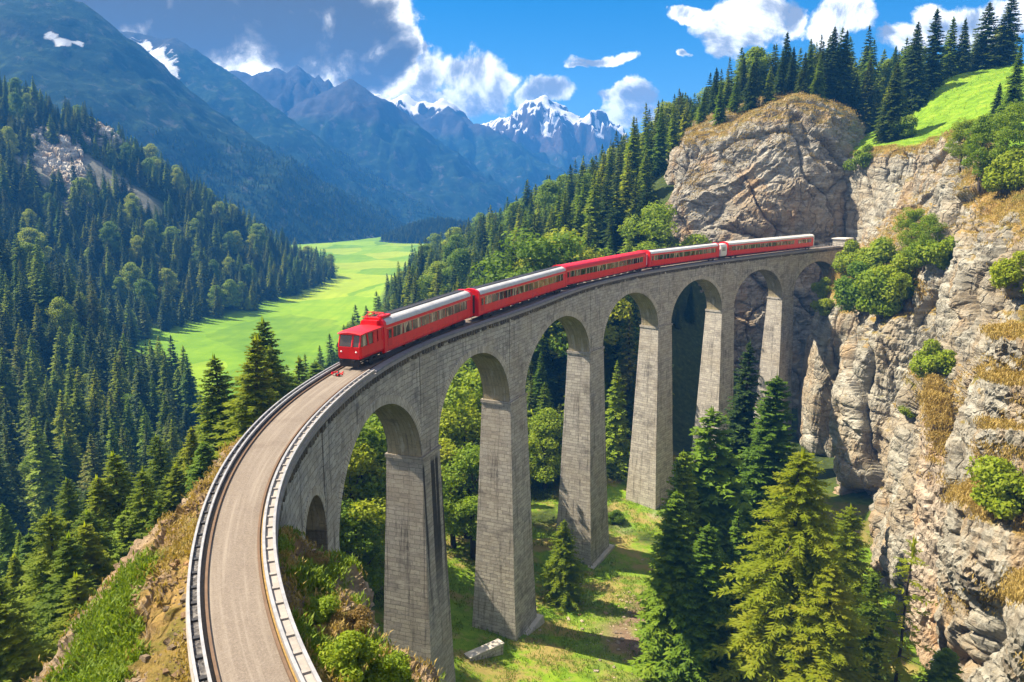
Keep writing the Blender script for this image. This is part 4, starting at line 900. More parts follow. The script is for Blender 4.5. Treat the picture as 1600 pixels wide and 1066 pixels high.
def mountain(ridges, slope, mat, res, seed, rough, snow=None, label=None, margin=1.0, pw=1.0):
    """ridges: list of polylines of world points; the surface falls away from every ridge"""
    allp = np.concatenate([np.array(r) for r in ridges]); zb = -75.0
    H = allp[:, 2].max() - zb; ext = H / slope * margin
    x0, y0 = allp[:, :2].min(0) - ext; x1, y1 = allp[:, :2].max(0) + ext
    nx, ny = int((x1 - x0) / res) + 1, int((y1 - y0) / res) + 1
    X, Y = np.meshgrid(np.linspace(x0, x1, nx), np.linspace(y0, y1, ny), indexing='ij'); P = np.stack([X, Y, 0 * X], -1)
    wx = fbm(P / (H * 0.55), 4, 0.5, seed + 50) * H * 0.10; wy = fbm(P / (H * 0.55), 4, 0.5, seed + 60) * H * 0.10
    Z = np.full(X.shape, -1e9); D0 = np.full(X.shape, 1e9)
    for r in ridges:
        r = np.array(r)
        for a, b in zip(r[:-1], r[1:]):
            ab = (b - a)[:2]; t = np.clip(((X + wx - a[0]) * ab[0] + (Y + wy - a[1]) * ab[1]) / (ab @ ab), 0, 1)
            d = np.hypot(X + wx - a[0] - t * ab[0], Y + wy - a[1] - t * ab[1]); zr = a[2] + (b[2] - a[2]) * t
            hh = np.maximum(zr - zb, 1); prof = zr - slope * d * (1 - 0.12 * np.clip(d * slope / hh, 0, 1.2)) * pw
            k = prof > Z; Z = np.where(k, prof, Z); D0 = np.where(k, d, D0)
    k = sm(D0, 0, H * 0.35)
    g = fbm(np.stack([X, Y, 0 * X], -1) / (H * 0.26), 8, 0.60, seed, True)
    Z = Z + rough * H * (g - 0.12) * (0.28 + 0.9 * k) * sm(Z, zb - 10, zb + 90)
    Z = np.maximum(Z, zb)
    N = normals(np.stack([X, Y, Z], -1))
    sn = np.zeros(X.shape) if snow is None else snow(X, Y, Z, np.abs(N[..., 2]), seed)
    o = tag(obj('mountain', qmesh('mountain', np.stack([X, Y, Z], -1), grid_faces(nx, ny), mat, smooth=True, attrs={'snow': sn})), kind='structure')
    MTN.append((o, x0, y0, x1, y1, Z)); return o
FAR = 1.4
def WS(pts, k=FAR): return [W(p[0], p[1], p[2] * k) for p in pts]
def near_px(X, Y, Z, px, py, rx, ry):
    d = np.stack([X, Y, Z - CAMZ], -1); dep = np.maximum(d[..., 1] * CP - d[..., 2] * SP, 1); u = 800 + 1200 * d[..., 0] / dep; v = 533 - 1200 * (d[..., 1] * SP + d[..., 2] * CP) / dep
    return np.exp(-(((u - px) / rx) ** 2 + ((v - py) / ry) ** 2))
def patchsnow(spots, th=0.5):
    c = [(W(px, py, Y), r1, r2) for px, py, Y, r1, r2 in spots]
    def f(X, Y, Z, nz, seed):
        r = 0
        for p, r1, r2 in c: r = np.maximum(r, np.exp(-(((X - p[0]) / r1) ** 2 + ((Y - p[1]) / (r1 * 3)) ** 2 + ((Z - p[2]) / r2) ** 2)))
        return np.clip(r * 1.1 + 0.35 * fbm(np.stack([X, Y, Z], -1) / 18, 5, 0.6, seed + 90) * (r > 0.02), 0, 1)
    return f
def pxsnow(spots):
    def f(X, Y, Z, nz, seed):
        r = 0
        for a in spots: r = np.maximum(r, near_px(X, Y, Z, *a))
        return np.clip(r * 1.1 + (0.55 * fbm(np.stack([X, Y, Z * 0.6], -1) / 26, 5, 0.65, seed + 90) + 0.55 * fbm(np.stack([X, Y, Z * 0.4], -1) / 9, 4, 0.6, seed + 93, True)) * (r > 0.05), 0, 1)
    return f
def altsnow(z0, z1, fl=0.5):
    def f(X, Y, Z, nz, seed):
        n = fbm(np.stack([X, Y, Z * 2], -1) / 70, 6, 0.62, seed + 70); n2 = fbm(np.stack([X, Y, Z * 1.5], -1) / 24, 5, 0.6, seed + 75, True)
        return np.clip(sm(Z + 70 * n, z0, z1) * sm(nz + 0.5 * n + 0.35 * n2, fl + 0.1, fl + 0.34), 0, 1)
    return f
# the great wooded mountain on the left: a near shoulder and the main ridge behind it
mountain([WS([(-300, -30, 930), (-100, -25, 960), (40, -20, 990), (110, 8, 1010), (165, 50, 1030), (200, 88, 1040), (282, 140, 1070), (352, 196, 1100), (400, 245, 1130), (440, 300, 1160), (460, 356, 1180)]),
          WS([(165, 50, 1030), (140, 140, 950)]), WS([(282, 140, 1070), (290, 220, 1010)])], 0.80, M1, 6.5, 5, 0.055,
         snow=pxsnow([(80, 56, 10, 6), (98, 67, 16, 6), (122, 68, 9, 4)]))
mountain([WS([(100, 60, 1480), (150, 46, 1470), (205, 50, 1460), (250, 62, 1450), (270, 59, 1440), (300, 76, 1430), (365, 114, 1410), (436, 166, 1380), (502, 216, 1350), (566, 264, 1330), (652, 312, 1300), (722, 345, 1270)]),
          WS([(270, 59, 1440), (262, 150, 1300)]), WS([(436, 166, 1380), (480, 260, 1290), (510, 310, 1270)]), WS([(566, 264, 1330), (620, 325, 1270)])], 0.82, M1, 7.5, 6, 0.055,
         snow=pxsnow([(196, 72, 16, 9), (215, 84, 18, 13), (240, 98, 26, 20), (262, 118, 14, 18), (228, 74, 10, 8)]))
mountain([WS([(330, 118, 1900), (370, 112, 1860), (400, 120, 1840), (430, 105, 1820), (446, 114, 1820), (463, 100, 1820), (480, 118, 1800), (502, 134, 1780), (560, 160, 1780)]), WS([(463, 100, 1820), (470, 190, 1600)])], 0.85, M2, 11, 7, 0.18)
mountain([WS([(455, 200, 1750), (500, 152, 1720), (522, 136, 1690), (541, 124, 1670), (556, 134, 1660), (575, 160, 1640), (604, 196, 1600), (655, 250, 1560), (700, 290, 1520), (745, 322, 1480)]),
          WS([(541, 124, 1670), (520, 220, 1470), (500, 300, 1330)]), WS([(575, 160, 1640), (600, 260, 1440)])], 0.8, M2, 9.5, 8, 0.10)
mountain([WS([(560, 160, 2150), (590, 146, 2120), (612, 157, 2110), (631, 144, 2090), (652, 160, 2070), (662, 168, 2060), (681, 156, 2050), (700, 178, 2030), (745, 190, 1990), (790, 215, 1930), (840, 248, 1860), (885, 282, 1780)]),
          WS([(681, 156, 2050), (700, 240, 1820)]), WS([(745, 190, 1990), (770, 260, 1780), (760, 310, 1640)]), WS([(631, 144, 2090), (650, 220, 1900)])], 0.74, M2, 11, 9, 0.16, snow=altsnow(250, 330, 0.46))
mountain([WS([(740, 212, 2420), (775, 188, 2370), (800, 182, 2340), (820, 168, 2320), (847, 150, 2300), (866, 166, 2290), (900, 177, 2270), (915, 182, 2260), (928, 169, 2250), (945, 184, 2230), (985, 210, 2180), (1060, 260, 2120)]),
          WS([(847, 150, 2300), (850, 215, 2120), (880, 270, 1960)]), WS([(928, 169, 2250), (940, 240, 2060)]), WS([(800, 182, 2340), (790, 240, 2150)]), WS([(900, 177, 2270), (900, 230, 2150)])], 0.82, M3, 9.5, 10, 0.20, snow=altsnow(180, 262, 0.46))
# wooded knoll closing the valley
mountain([WS([(652, 352, 1000), (665, 348, 1000), (690, 346, 1000), (740, 352, 990), (800, 356, 980), (860, 360, 980)], 1.2)], 0.45, M1, 5, 12, 0.06)

# ------------------------------------------------------------------ haze
def haze():
    m = bpy.data.materials.new('valley_haze'); m.use_nodes = True; nt = m.node_tree; nt.nodes.clear()
    o = nt.nodes.new('ShaderNodeOutputMaterial'); v = nt.nodes.new('ShaderNodeVolumePrincipled')
    v.inputs['Color'].default_value = HAZE_COL; v.inputs['Density'].default_value = HAZE_D; v.inputs['Anisotropy'].default_value = 0.0
    nt.links.new(v.outputs[0], o.inputs['Volume'])
    mb = MB(); mb.box(-2700, 2700, -500, 4500, -90, 445); ob = mb.build('haze', m); tag(ob, kind='stuff')
HAZE_COL = (0.06, 0.34, 1.0, 1); HAZE_D = 0.00025
haze()

# ------------------------------------------------------------------ trees
def leaf_mat(name, stops, trans=0.3, nscale=0.5):
    m, t, b = material(name); tc = t.n('ShaderNodeTexCoord').outputs['Object']; oi = t.n('ShaderNodeObjectInfo')
    n = t.noise(tc, nscale * 20, 3, 0.6)
    f = t.m('ADD', t.m('MULTIPLY', oi.outputs['Random'], 0.62), t.m('MULTIPLY', t.m('SUBTRACT', n, 0.5), 0.9), clamp=True)
    c = t.ramp(t.m('ADD', f, 0.15), stops); t.link(c, b.inputs['Base Color']); b.inputs['Roughness'].default_value = 0.65; b.inputs['Specular IOR Level'].default_value = 0.2
    tr = t.n('ShaderNodeBsdfTranslucent'); t.link(t.mix(1.0, c, (1.25, 1.2, 0.5), 'MULTIPLY'), tr.inputs[0])
    mx = t.n('ShaderNodeMixShader'); mx.inputs[0].default_value = trans; t.link(b.outputs[0], mx.inputs[1]); t.link(tr.outputs[0], mx.inputs[2])
    t.link(mx.outputs[0], m.node_tree.nodes['Material Output'].inputs[0]); return m
NEEDLE = leaf_mat('spruce_needles', [(0.1, (0.032, 0.068, 0.016)), (0.4, (0.067, 0.113, 0.018)), (0.7, (0.125, 0.163, 0.018)), (1.0, (0.221, 0.192, 0.021))], 0.35)
LARCHM = leaf_mat('larch_needles', [(0.1, (0.120, 0.195, 0.014)), (0.4, (0.190, 0.262, 0.016)), (0.7, (0.265, 0.320, 0.018)), (1.0, (0.33, 0.325, 0.026))], 0.60)
FRESH = leaf_mat('fresh_green_needles', [(0.1, (0.074, 0.146, 0.013)), (0.4, (0.132, 0.225, 0.015)), (0.7, (0.206, 0.293, 0.016)), (1.0, (0.279, 0.315, 0.018))], 0.42)
LEAF = leaf_mat('broad_leaves', [(0.1, (0.084, 0.164, 0.013)), (0.4, (0.169, 0.259, 0.016)), (0.7, (0.262, 0.318, 0.017)), (1.0, (0.338, 0.341, 0.022))], 0.42)
SHRUBM = leaf_mat('dry_shrub_leaves', [(0.1, (0.10, 0.07, 0.02)), (0.5, (0.22, 0.15, 0.045)), (1.0, (0.32, 0.22, 0.08))], 0.3)
BARK = simple('dark_bark', (0.055, 0.042, 0.034), 0.95, scale=8, var=0.5)
PBARK = simple('pale_bark', (0.34, 0.30, 0.25), 0.9, scale=8, var=0.4)
GR = (1 + 5 ** 0.5) / 2
def conifer(seed, R_=0.16, nw=26, nb=8, nf=7, low=0.04, sag=0.35, frl=0.36, frw=0.32, gap=0.0, shape=0.85):
    """crown of a conifer one unit tall: whorls of drooping branches carrying flat sprays"""
    r = np.random.default_rng(seed)
    z = low + (0.985 - low) * (np.arange(nw) / (nw - 1)) ** 0.92
    Z = np.repeat(z, nb) + r.normal(0, 0.008, nw * nb); n = len(Z)
    az = (np.arange(n) * 2 * math.pi / GR ** 2) + r.normal(0, 0.25, n)
    t0 = np.clip((Z - low) / (1 - low), 0, 1)
    Rr = R_ * ((1 - t0) ** shape * (0.72 + 0.28 * np.clip(t0 * 6, 0, 1)) + 0.035) * r.uniform(0.68, 1.16, n)
    lump = 1 + 0.16 * np.sin(az * 2 + seed) * np.sin(Z * 17 + seed); Rr *= lump
    if gap: k = r.random(n) > gap; Z, az, t0, Rr = Z[k], az[k], t0[k], Rr[k]; n = len(Z)
    slope = -0.28 + 0.75 * t0 ** 1.4 + r.normal(0, 0.10, n)
    dx, dy = np.cos(az), np.sin(az)
    tt = np.linspace(0.14, 1.0, nf)[None, :] + r.normal(0, 0.03, (n, nf))
    px = dx[:, None] * Rr[:, None] * tt; py = dy[:, None] * Rr[:, None] * tt
    pz = Z[:, None] + Rr[:, None] * (slope[:, None] * tt - sag * tt ** 2 + 0.22 * np.clip(tt - 0.7, 0, 1) * 1.5)
    base = np.stack([px, py, pz], -1)
    quads = []
    for side in (-1, 1, 0):
        ang = side * (0.95 + r.normal(0, 0.18, (n, nf))); ca, sa = np.cos(ang), np.sin(ang)
        ux = dx[:, None] * ca - dy[:, None] * sa; uy = dx[:, None] * sa + dy[:, None] * ca
        ln = Rr[:, None] * frl * (1.15 - 0.6 * tt) * r.uniform(0.65, 1.3, (n, nf)) * (1.0 if side else 0.75) + 0.006
        dr = -0.35 + r.normal(0, 0.22, (n, nf)) + 0.25 * t0[:, None]
        d = np.stack([ux, uy, dr], -1); d /= np.linalg.norm(d, axis=-1, keepdims=True)
        pr = np.stack([-uy, ux, r.normal(0, 0.45, (n, nf))], -1); pr /= np.linalg.norm(pr, axis=-1, keepdims=True)
        tip = base + d * ln[..., None]; mid = base + d * ln[..., None] * 0.45; w = (ln * frw)[..., None]
        quads.append(np.stack([base, mid + pr * w, tip, mid - pr * w], -2).reshape(-1, 4, 3))
    V = np.concatenate(quads)
    sp = []
    for k in range(10):
        a = k * 2.4; h = 0.94 + 0.006 * k; sp.append([[0, 0, h - .02], [0.008 * math.cos(a), 0.008 * math.sin(a), h], [0.004 * math.cos(a), 0.004 * math.sin(a), h + .03], [0, 0, h + .01]])
    return np.concatenate([V, np.array(sp)])
def crown_mesh(name, Q, mat):
    return qmesh(name, Q.reshape(-1, 3), np.arange(len(Q) * 4).reshape(-1, 4), mat)
def trunk_mesh(name, rad, mat, top=0.97, seed=0, limbs=(), n=8):
    r = np.random.default_rng(seed); mb = MB(); z = np.linspace(-0.06, top, 9)
    wob = np.cumsum(r.normal(0, 0.003, (9, 2)), axis=0) * np.linspace(0, 1, 9)[:, None]
    mb.tube(np.c_[wob, z], rad * (1.03 - z / (top + 0.02)) ** 0.8 + 0.0012, n)
    for (h, az, ln, up, rr) in limbs:
        c, s_ = math.cos(az), math.sin(az); p = [(0, 0, h), (c * ln * .5, s_ * ln * .5, h + up * .4), (c * ln, s_ * ln, h + up)]
        mb.tube(p, [rr, rr * .7, rr * .3], 5, cap=False)
    return mb.mesh(name, mat, True)
def leafcloud(seed, centers, radii, per, size, squash=0.8):
    """leaf-sized faces spread through overlapping clumps"""
    r = np.random.default_rng(seed); C_ = np.repeat(np.asarray(centers, float), per, 0); Rd = np.repeat(np.asarray(radii, float), per)
    n = len(C_); d = r.normal(0, 1, (n, 3)); d /= np.linalg.norm(d, axis=1, keepdims=True)
    p = C_ + d * (Rd * r.uniform(0.45, 1.08, n) ** 0.6)[:, None] * (1, 1, squash)
    nrm = d * 0.9 + r.normal(0, 0.6, (n, 3)) + (0, 0, 0.35); nrm /= np.linalg.norm(nrm, axis=1, keepdims=True)
    a = np.cross(nrm, r.normal(0, 1, (n, 3))); a /= np.linalg.norm(a, axis=1, keepdims=True); b = np.cross(nrm, a)
    s = (size * r.uniform(0.6, 1.4, n))[:, None]
    return np.stack([p - a * s, p + b * s * .62, p + a * s, p - b * s * .62], 1)
def broad(seed, ncl=34, per=150, size=0.016, wide=0.34, low=0.22):
    r = np.random.default_rng(seed); c = []; rd = []
    for k in range(ncl):
        h = low + (0.95 - low) * r.random() ** 0.85; t = (h - low) / (1 - low)
        env = wide * (math.sin(math.pi * min(1, 0.18 + 0.82 * t) ) ** 0.7) * (0.9 + 0.25 * math.sin(k * 1.7 + seed))
        a = r.random() * 6.283; q = env * r.random() ** 0.4 * 0.85
        c.append((q * math.cos(a), q * math.sin(a), h)); rd.append(r.uniform(0.07, 0.13))
    return leafcloud(seed, c, rd, per, size)
def bushq(seed, ncl=16, per=170, size=0.05):
    r = np.random.default_rng(seed); c = []; rd = []
    for k in range(ncl):
        a = r.random() * 6.283; q = 0.42 * r.random() ** 0.5; h = 0.12 + 0.62 * r.random() * (1 - (q / 0.6) ** 2)
        c.append((q * math.cos(a), q * math.sin(a), h)); rd.append(r.uniform(0.14, 0.26))
    return leafcloud(seed, c, rd, per, size, 0.85)
def limbs(seed, n, h0, h1, ln, up, rr):
    r = np.random.default_rng(seed); return [(h0 + (h1 - h0) * k / n, k * 2.4 + r.random(), ln * r.uniform(.6, 1.2) * (1.1 - 0.7 * k / n), up * r.uniform(.5, 1.4), rr) for k in range(n)]
KIT = {}
def kit(key, cq, cm, tm): KIT[key] = (crown_mesh(key + '_crown', cq, cm), tm)
TR = trunk_mesh('spruce_trunk', 0.0125, BARK, seed=1)
for k in range(4):
    kit('spruce%d' % k, conifer(10 + k, R_=(0.155, 0.175, 0.14, 0.19)[k], nw=30, nb=8, nf=7, shape=(0.85, 0.95, 0.75, 0.9)[k]), NEEDLE, TR)
for k in range(3):
    kit('grand%d' % k, conifer(30 + k, R_=(0.17, 0.20, 0.185)[k], nw=58, nb=10, nf=14, frl=0.24, frw=0.22, shape=(0.85, 0.8, 0.95)[k]), (NEEDLE, NEEDLE, FRESH)[k], TR)
for k in range(3):
    kit('larch%d' % k, conifer(50 + k, R_=(0.19, 0.22, 0.20)[k], nw=54, nb=9, nf=16, low=(0.14, 0.08, 0.2)[k], sag=0.30, frl=0.20, frw=0.17, gap=(0.12, 0.05, 0.3)[k], shape=0.72),
        LARCHM, trunk_mesh('larch_trunk', 0.013, BARK, seed=5 + k, limbs=limbs(k, 26, 0.1, 0.8, 0.15, 0.0, 0.0028)))
for k in range(2):
    kit('lime%d' % k, conifer(20 + k, R_=(0.165, 0.19)[k], nw=32, nb=8, nf=8, shape=(0.8, 0.9)[k]), (FRESH, LARCHM)[k], TR)
    kit('olive%d' % k, conifer(24 + k, R_=(0.19, 0.21)[k], nw=58, nb=10, nf=14, frl=0.24, frw=0.22, low=0.06, shape=(0.85, 0.75)[k]), LARCHM, TR)
kit('bright0', conifer(70, R_=0.165, nw=64, nb=11, nf=14, frl=0.24, frw=0.22, shape=0.62, sag=0.2), FRESH, TR)
kit('weeping0', conifer(77, R_=0.27, nw=66, nb=11, nf=26, low=0.06, frl=0.15, frw=0.15, shape=0.72, sag=0.45, gap=0.08), LARCHM, trunk_mesh('larch_trunk', 0.013, BARK, seed=9, limbs=limbs(3, 30, 0.08, 0.8, 0.2, -0.01, 0.0028)))
kit('sparse0', conifer(73, R_=0.15, nw=30, nb=6, nf=8, low=0.1, frl=0.24, frw=0.16, gap=0.45, shape=0.5), LARCHM, trunk_mesh('bare_trunk', 0.008, BARK, seed=12, limbs=limbs(8, 24, 0.12, 0.9, 0.12, 0.0, 0.002)))
for k in range(3):
    kit('broad%d' % k, broad(80 + k, 44, 260, 0.0115, (0.34, 0.28, 0.40)[k], (0.2, 0.14, 0.24)[k]), LEAF, trunk_mesh('broadleaf_trunk', 0.02, BARK, top=0.8, seed=20 + k, limbs=limbs(20 + k, 9, 0.25, 0.7, 0.2, 0.14, 0.008)))
kit('pale0', conifer(90, R_=0.20, nw=36, nb=8, nf=9, low=0.30, frl=0.3, frw=0.26, shape=0.6, gap=0.1), FRESH, trunk_mesh('pale_trunk', 0.014, PBARK, seed=31))
for k in range(3): kit('bush%d' % k, bushq(100 + k, 18, 420, 0.030), LEAF, None)
kit('dry0', bushq(110, 18, 300, 0.03), SHRUBM, None)
SPREAD = {}
USED = {}
def plant(key, x, y, z, H, label, cat, group=None, wide=1.0, rz=None, name=None):
    cm, tm = KIT[key]; n = USED.get(key, 0); USED[key] = n + 1
    nm = name or {'spru': 'spruce_tree', 'gran': 'spruce_tree', 'lime': 'conifer_tree', 'oliv': 'conifer_tree', 'larc': 'larch_tree', 'brig': 'conifer_tree', 'weep': 'larch_tree', 'spar': 'larch_tree', 'broa': 'broadleaf_tree', 'pale': 'larch_tree', 'bush': 'bush', 'dry0': 'dry_bush'}[key[:4]]
    r = np.random.default_rng(int(abs(x * 131 + y * 977)) + n)
    o = empty(nm, (x, y, z), r.random() * 6.283 if rz is None else rz, (H * wide, H * wide, H)); tag(o, label, cat, group)
    obj('crown', cm, o)
    if tm: obj('trunk', tm, o)
    if tm: o.rotation_euler = (r.normal(0, 0.022), r.normal(0, 0.022), o.rotation_euler.z)
    return o
# surfaces to stand on
def bvh(objs):
    V = []; F = []; n = 0
    for o in objs:
        m = o.data; c = np.empty(len(m.vertices) * 3, np.float32); m.vertices.foreach_get('co', c); c = c.reshape(-1, 3)
        f = np.empty(len(m.loops), np.int32); m.loops.foreach_get('vertex_index', f); V.append(c); F.append(f.reshape(-1, 4) + n); n += len(c)
    return BVHTree.FromPolygons(np.concatenate(V).tolist(), np.concatenate(F).tolist())
LAND = bvh([ground] + ROCKS)
def look(px, py):
    d = Vector(ray(px, py)).normalized(); h = LAND.ray_cast(Vector((0, 0, CAMZ)), d); return h[0]
def down(x, y, ztop=140):
    h = LAND.ray_cast(Vector((x, y, ztop)), Vector((0, 0, -1))); return h[0].z if h[0] else -60
def seen(x, y, z):
    v = Vector((x, y, z - CAMZ)); d = v.length
    h = LAND.ray_cast(Vector((0, 0, CAMZ)), v.normalized(), d - 0.5); return h[0] is None
def project(x, y, z):
    dep = y * CP - (z - CAMZ) * SP; return 800 + 1200 * x / dep, 533 - 1200 * (y * SP + (z - CAMZ) * CP) / dep
def hero(key, px, py, Y, label, cat=None, wide=1.0, group=None, land=True, Hmax=42):
    """a tree whose tip stands at this direction, Y metres out, rooted on the land below"""
    p = W(px, py, Y); g = down(p[0], p[1]) if land else float(terrain(p[0], p[1])); H = p[2] - g
    if H < 3: return None
    if H > Hmax: g = p[2] - Hmax; H = Hmax
    cat = cat or ('bush' if key[:4] in ('bush', 'dry0') else 'tree')
    return plant(key, p[0], p[1], g - 0.15, H + 0.15, label, cat, group, wide)
PLANTED = []

# ------------------------------------------------------------------ trees one can tell apart
# left of the road, below the rocky ridge
HEROES = [
 ('olive0', 368, 528, 84, 'tall dark-trunked conifer standing closest to the left guard rail on the bend', 1.36),
 ('olive1', 411, 499, 104, 'tall narrow spruce rising just right of the tallest conifer by the bend', 1.19),
 ('larch0', 181, 706, 72, 'yellow-green larch with bare dark trunk, first below the rocky ridge', 1.36),
 ('larch1', 250, 680, 88, 'slim larch on the skyline of the ridge between two broader conifers', 1.12),
 ('larch2', 70, 800, 56, 'big dark larch with straight black trunk and thin dead branches, lower left corner', 1.36),
 ('larch2', 100, 748, 82, 'thin dark-topped larch behind the big dark larch in the lower left', 1.19),
 ('bush1', 45, 778, 168, 'small rounded blue-green tree standing alone on the pale clearing', 1.31),
 ('grand2', 8, 790, 96, 'dark green conifer cut by the left picture edge above the larches', 1.31),
 ('larch0', 0, 905, 46, 'larch with black trunk cut off by the lower left corner', 1.43),
 ('larch1', 140, 800, 62, 'olive larch filling the gap between the two dark trunks at lower left', 1.43),
 ('larch0', 218, 742, 78, 'olive larch right behind the first larch below the ridge', 1.31),
 ('larch1', 292, 700, 92, 'low yellowish larch at the upper end of the rocky ridge', 1.43),
 ('grand2', 318, 650, 98, 'bushy green conifer between the slim larch and the tallest conifer', 1.49),
 ('larch1', 338, 610, 96, 'yellow-green larch tucked behind the left side of the tallest conifer', 1.43),
 ('bright0', 440, 585, 110, 'light green conifer right beside the road bend, left of the train front', 1.43),
 ('grand2', 470, 560, 128, 'green conifer just behind the guard rail in front of the meadow', 1.31),
 ('bright0', 495, 565, 140, 'small light green conifer left of the train front', 1.31),
 ('olive0', 392, 560, 118, 'olive conifer half hidden between the two tall conifers', 1.31),
 ('larch1', 60, 860, 66, 'broad olive larch behind the lower left dark trunk', 1.43),
 ('larch0', 110, 900, 50, 'sparse larch low on the slope under the rocky ridge', 1.43),
 ('larch1', 165, 880, 58, 'low bushy larch against the foot of the rocky ridge', 1.43),
 ('grand2', 30, 830, 84, 'mid-green conifer below the lone rounded tree', 1.36),
 ('larch0', 265, 745, 80, 'olive larch whose foot touches the top of the rocky ridge', 1.31),
 ('grand1', 130, 770, 110, 'blue-green spruce at the edge of the pale clearing', 1.31),
 ('grand0', 205, 720, 120, 'dark spruce behind the first larch, against the shaded valley', 1.31),
 ('olive1', 345, 560, 92, 'pointed olive conifer just left of the tallest conifer by the bend', 1.21),
 ('olive0', 300, 668, 84, 'olive conifer with pointed tip at the upper end of the rocky ridge', 1.21),
 ('olive1', 155, 745, 70, 'tall olive conifer left of the first larch below the ridge', 1.21),
 ('larch0', 228, 735, 66, 'slim larch right of the first larch below the ridge', 1.21),
 ('bright0', 45, 835, 74, 'fresh green conifer in the lower left, behind the black trunk', 1.38),
 ('olive1', 122, 822, 58, 'broad olive conifer between the two lower left trunks, low on the slope', 1.43),
 ('bright0', 192, 800, 66, 'fresh green conifer at the foot of the first larch below the ridge', 1.43),
 ('olive0', 236, 790, 62, 'olive conifer leaning over the lower part of the rocky ridge', 1.38),
 ('olive1', 276, 728, 80, 'olive conifer in the second row above the rocky ridge', 1.38),
 ('bright0', 322, 690, 76, 'fresh green conifer touching the left guard rail above the rocky ridge', 1.38),
 ('olive0', 430, 545, 98, 'olive conifer just behind the guard rail, right of the pair of spires', 1.32),
 ('olive1', 8, 940, 44, 'olive conifer in the lowest left corner', 1.43),
 ('olive0', 20, 870, 62, 'olive conifer near the left edge, above the lower left corner', 1.26),
 ('olive1', 85, 838, 52, 'olive conifer right behind the black trunk in the lower left corner', 1.21),
 # right foreground below the viaduct
 ('grand0', 1157, 534, 122, 'tall dark spruce whose tip overlaps the second last pier', 1.0),
 ('bright0', 1204, 584, 112, 'broad green conifer right in front of the last pier', 1.15),
 ('pale0', 1122, 640, 104, 'larch with a bare pale trunk left of the broad green conifer before the last pier', 1.1),
 ('bright0', 1075, 706, 100, 'fresh green conifer with rounded top right of the fourth pier', 1.05),
 ('bright0', 1062, 768, 88, 'fresh green columnar conifer reaching the bottom edge, nearest the lawn', 1.15),
 ('weeping0', 1252, 703, 78, 'large yellow-green larch with drooping branches in the right foreground', 1.15),
 ('larch1', 1330, 790, 90, 'olive larch behind the right side of the large drooping larch', 1.15),
 ('sparse0', 1417, 838, 74, 'thin almost bare conifer with a leaning black trunk before the rock wall', 1.0),
 ('bright0', 1100, 820, 84, 'fresh green conifer between the columnar one and the large drooping larch', 1.15),
 ('lime0', 1165, 800, 94, 'light conifer in half shade behind the large drooping larch', 1.1),
 ('bright0', 1483, 1018, 74, 'light green sapling at the foot of the rock wall, bottom edge', 1.6),
 ('larch1', 1290, 880, 72, 'low olive larch at the foot of the large drooping larch', 1.3),
 ('larch1', 882, 814, 108, 'small young larch standing alone on the lawn beside the third pier', 1.35),
 ('larch1', 1370, 900, 84, 'feathery larch in front of the pale rock slab', 1.0),
 # plateau above the right cliff
 ('grand1', 1436, 34, 256, 'tall dark spruce at the left end of the row on the meadow skyline', 1.1),
 ('grand0', 1468, 14, 262, 'tallest spruce of the row on the meadow skyline', 1.15),
 ('grand2', 1492, 26, 266, 'slim spruce right of the tallest one on the meadow skyline', 1.0),
 ('grand0', 1514, 32, 266, 'narrow spruce above the middle of the sloping meadow', 1.0),
 ('grand1', 1545, 4, 266, 'broad dark spruce above the right end of the sloping meadow', 1.15),
 ('grand0', 1583, -18, 266, 'spruce on the meadow skyline cut by the top right corner', 1.2),
 ('grand1', 1402, 98, 232, 'big dark spruce leaning over the lip of the right cliff, left of the meadow', 1.25),
 ('grand0', 1382, 160, 238, 'lower dark spruce beside the big one at the cliff lip', 1.1),
 ('grand2', 1592, 70, 196, 'huge dense spruce at the right picture edge beside the meadow', 1.1),
 ('grand1', 1562, 130, 200, 'dense dark spruce left of the huge one at the right edge', 1.1),
 ('grand0', 1360, 92, 262, 'dark spruce in the shaded gully between the two cliffs', 1.2),
 ('grand1', 1340, 120, 262, 'spruce low in the gully beside the cliff behind the train', 1.1),
 # trees on top of the cliff behind the train
 ('grand0', 1324, 48, 268, 'spruce at the right end of the clump on the cliff behind the train', 1.1),
 ('grand1', 1303, 42, 266, 'tallest spruce of the clump on the cliff behind the train', 1.1),
 ('spruce1', 1287, 54, 268, 'lit olive spruce just left of the tallest one on that cliff', 1.1),
 ('grand2', 1268, 60, 264, 'bright green spruce in the middle of the clump on that cliff', 1.15),
 ('grand0', 1240, 74, 264, 'broad spruce above the domed rock of the cliff behind the train', 1.15),
 ('spruce3', 1222, 82, 262, 'short spruce above the left of the domed rock', 1.1),
 ('spruce0', 1188, 86, 276, 'slender dark spruce standing apart on the skyline left of the domed rock', 0.9),
 ('grand1', 1162, 92, 274, 'dark spruce with ragged top on the skyline', 1.0),
 ('grand2', 1150, 118, 258, 'light green conifer on the left shoulder of the cliff', 1.15),
 ('grand0', 1119, 106, 276, 'pointed dark spruce on the skyline above the left shoulder', 1.0),
 ('grand2', 1098, 140, 262, 'light green conifer leaning over the left edge of the cliff', 1.15),
 ('lime0', 1128, 128, 251, 'light green spruce on the very rim of the cliff behind the train, at its left', 1.2),
 ('grand1', 1176, 98, 253, 'dark spruce on the rim of the domed rock, second from its left end', 1.15),
 ('lime1', 1204, 104, 252, 'olive conifer on the crest of the domed rock', 1.2),
 ('grand0', 1256, 82, 252, 'dark spruce on the rim of the domed rock, right of its crest', 1.15),
 ('grand2', 1282, 84, 253, 'green spruce at the right end of the domed rock rim', 1.15),
 ('broad0', 1216, 158, 247, 'small bright bush-like tree on the rim of the domed rock', 1.2),
]
for h in HEROES: hero(*h[:5], wide=h[5])
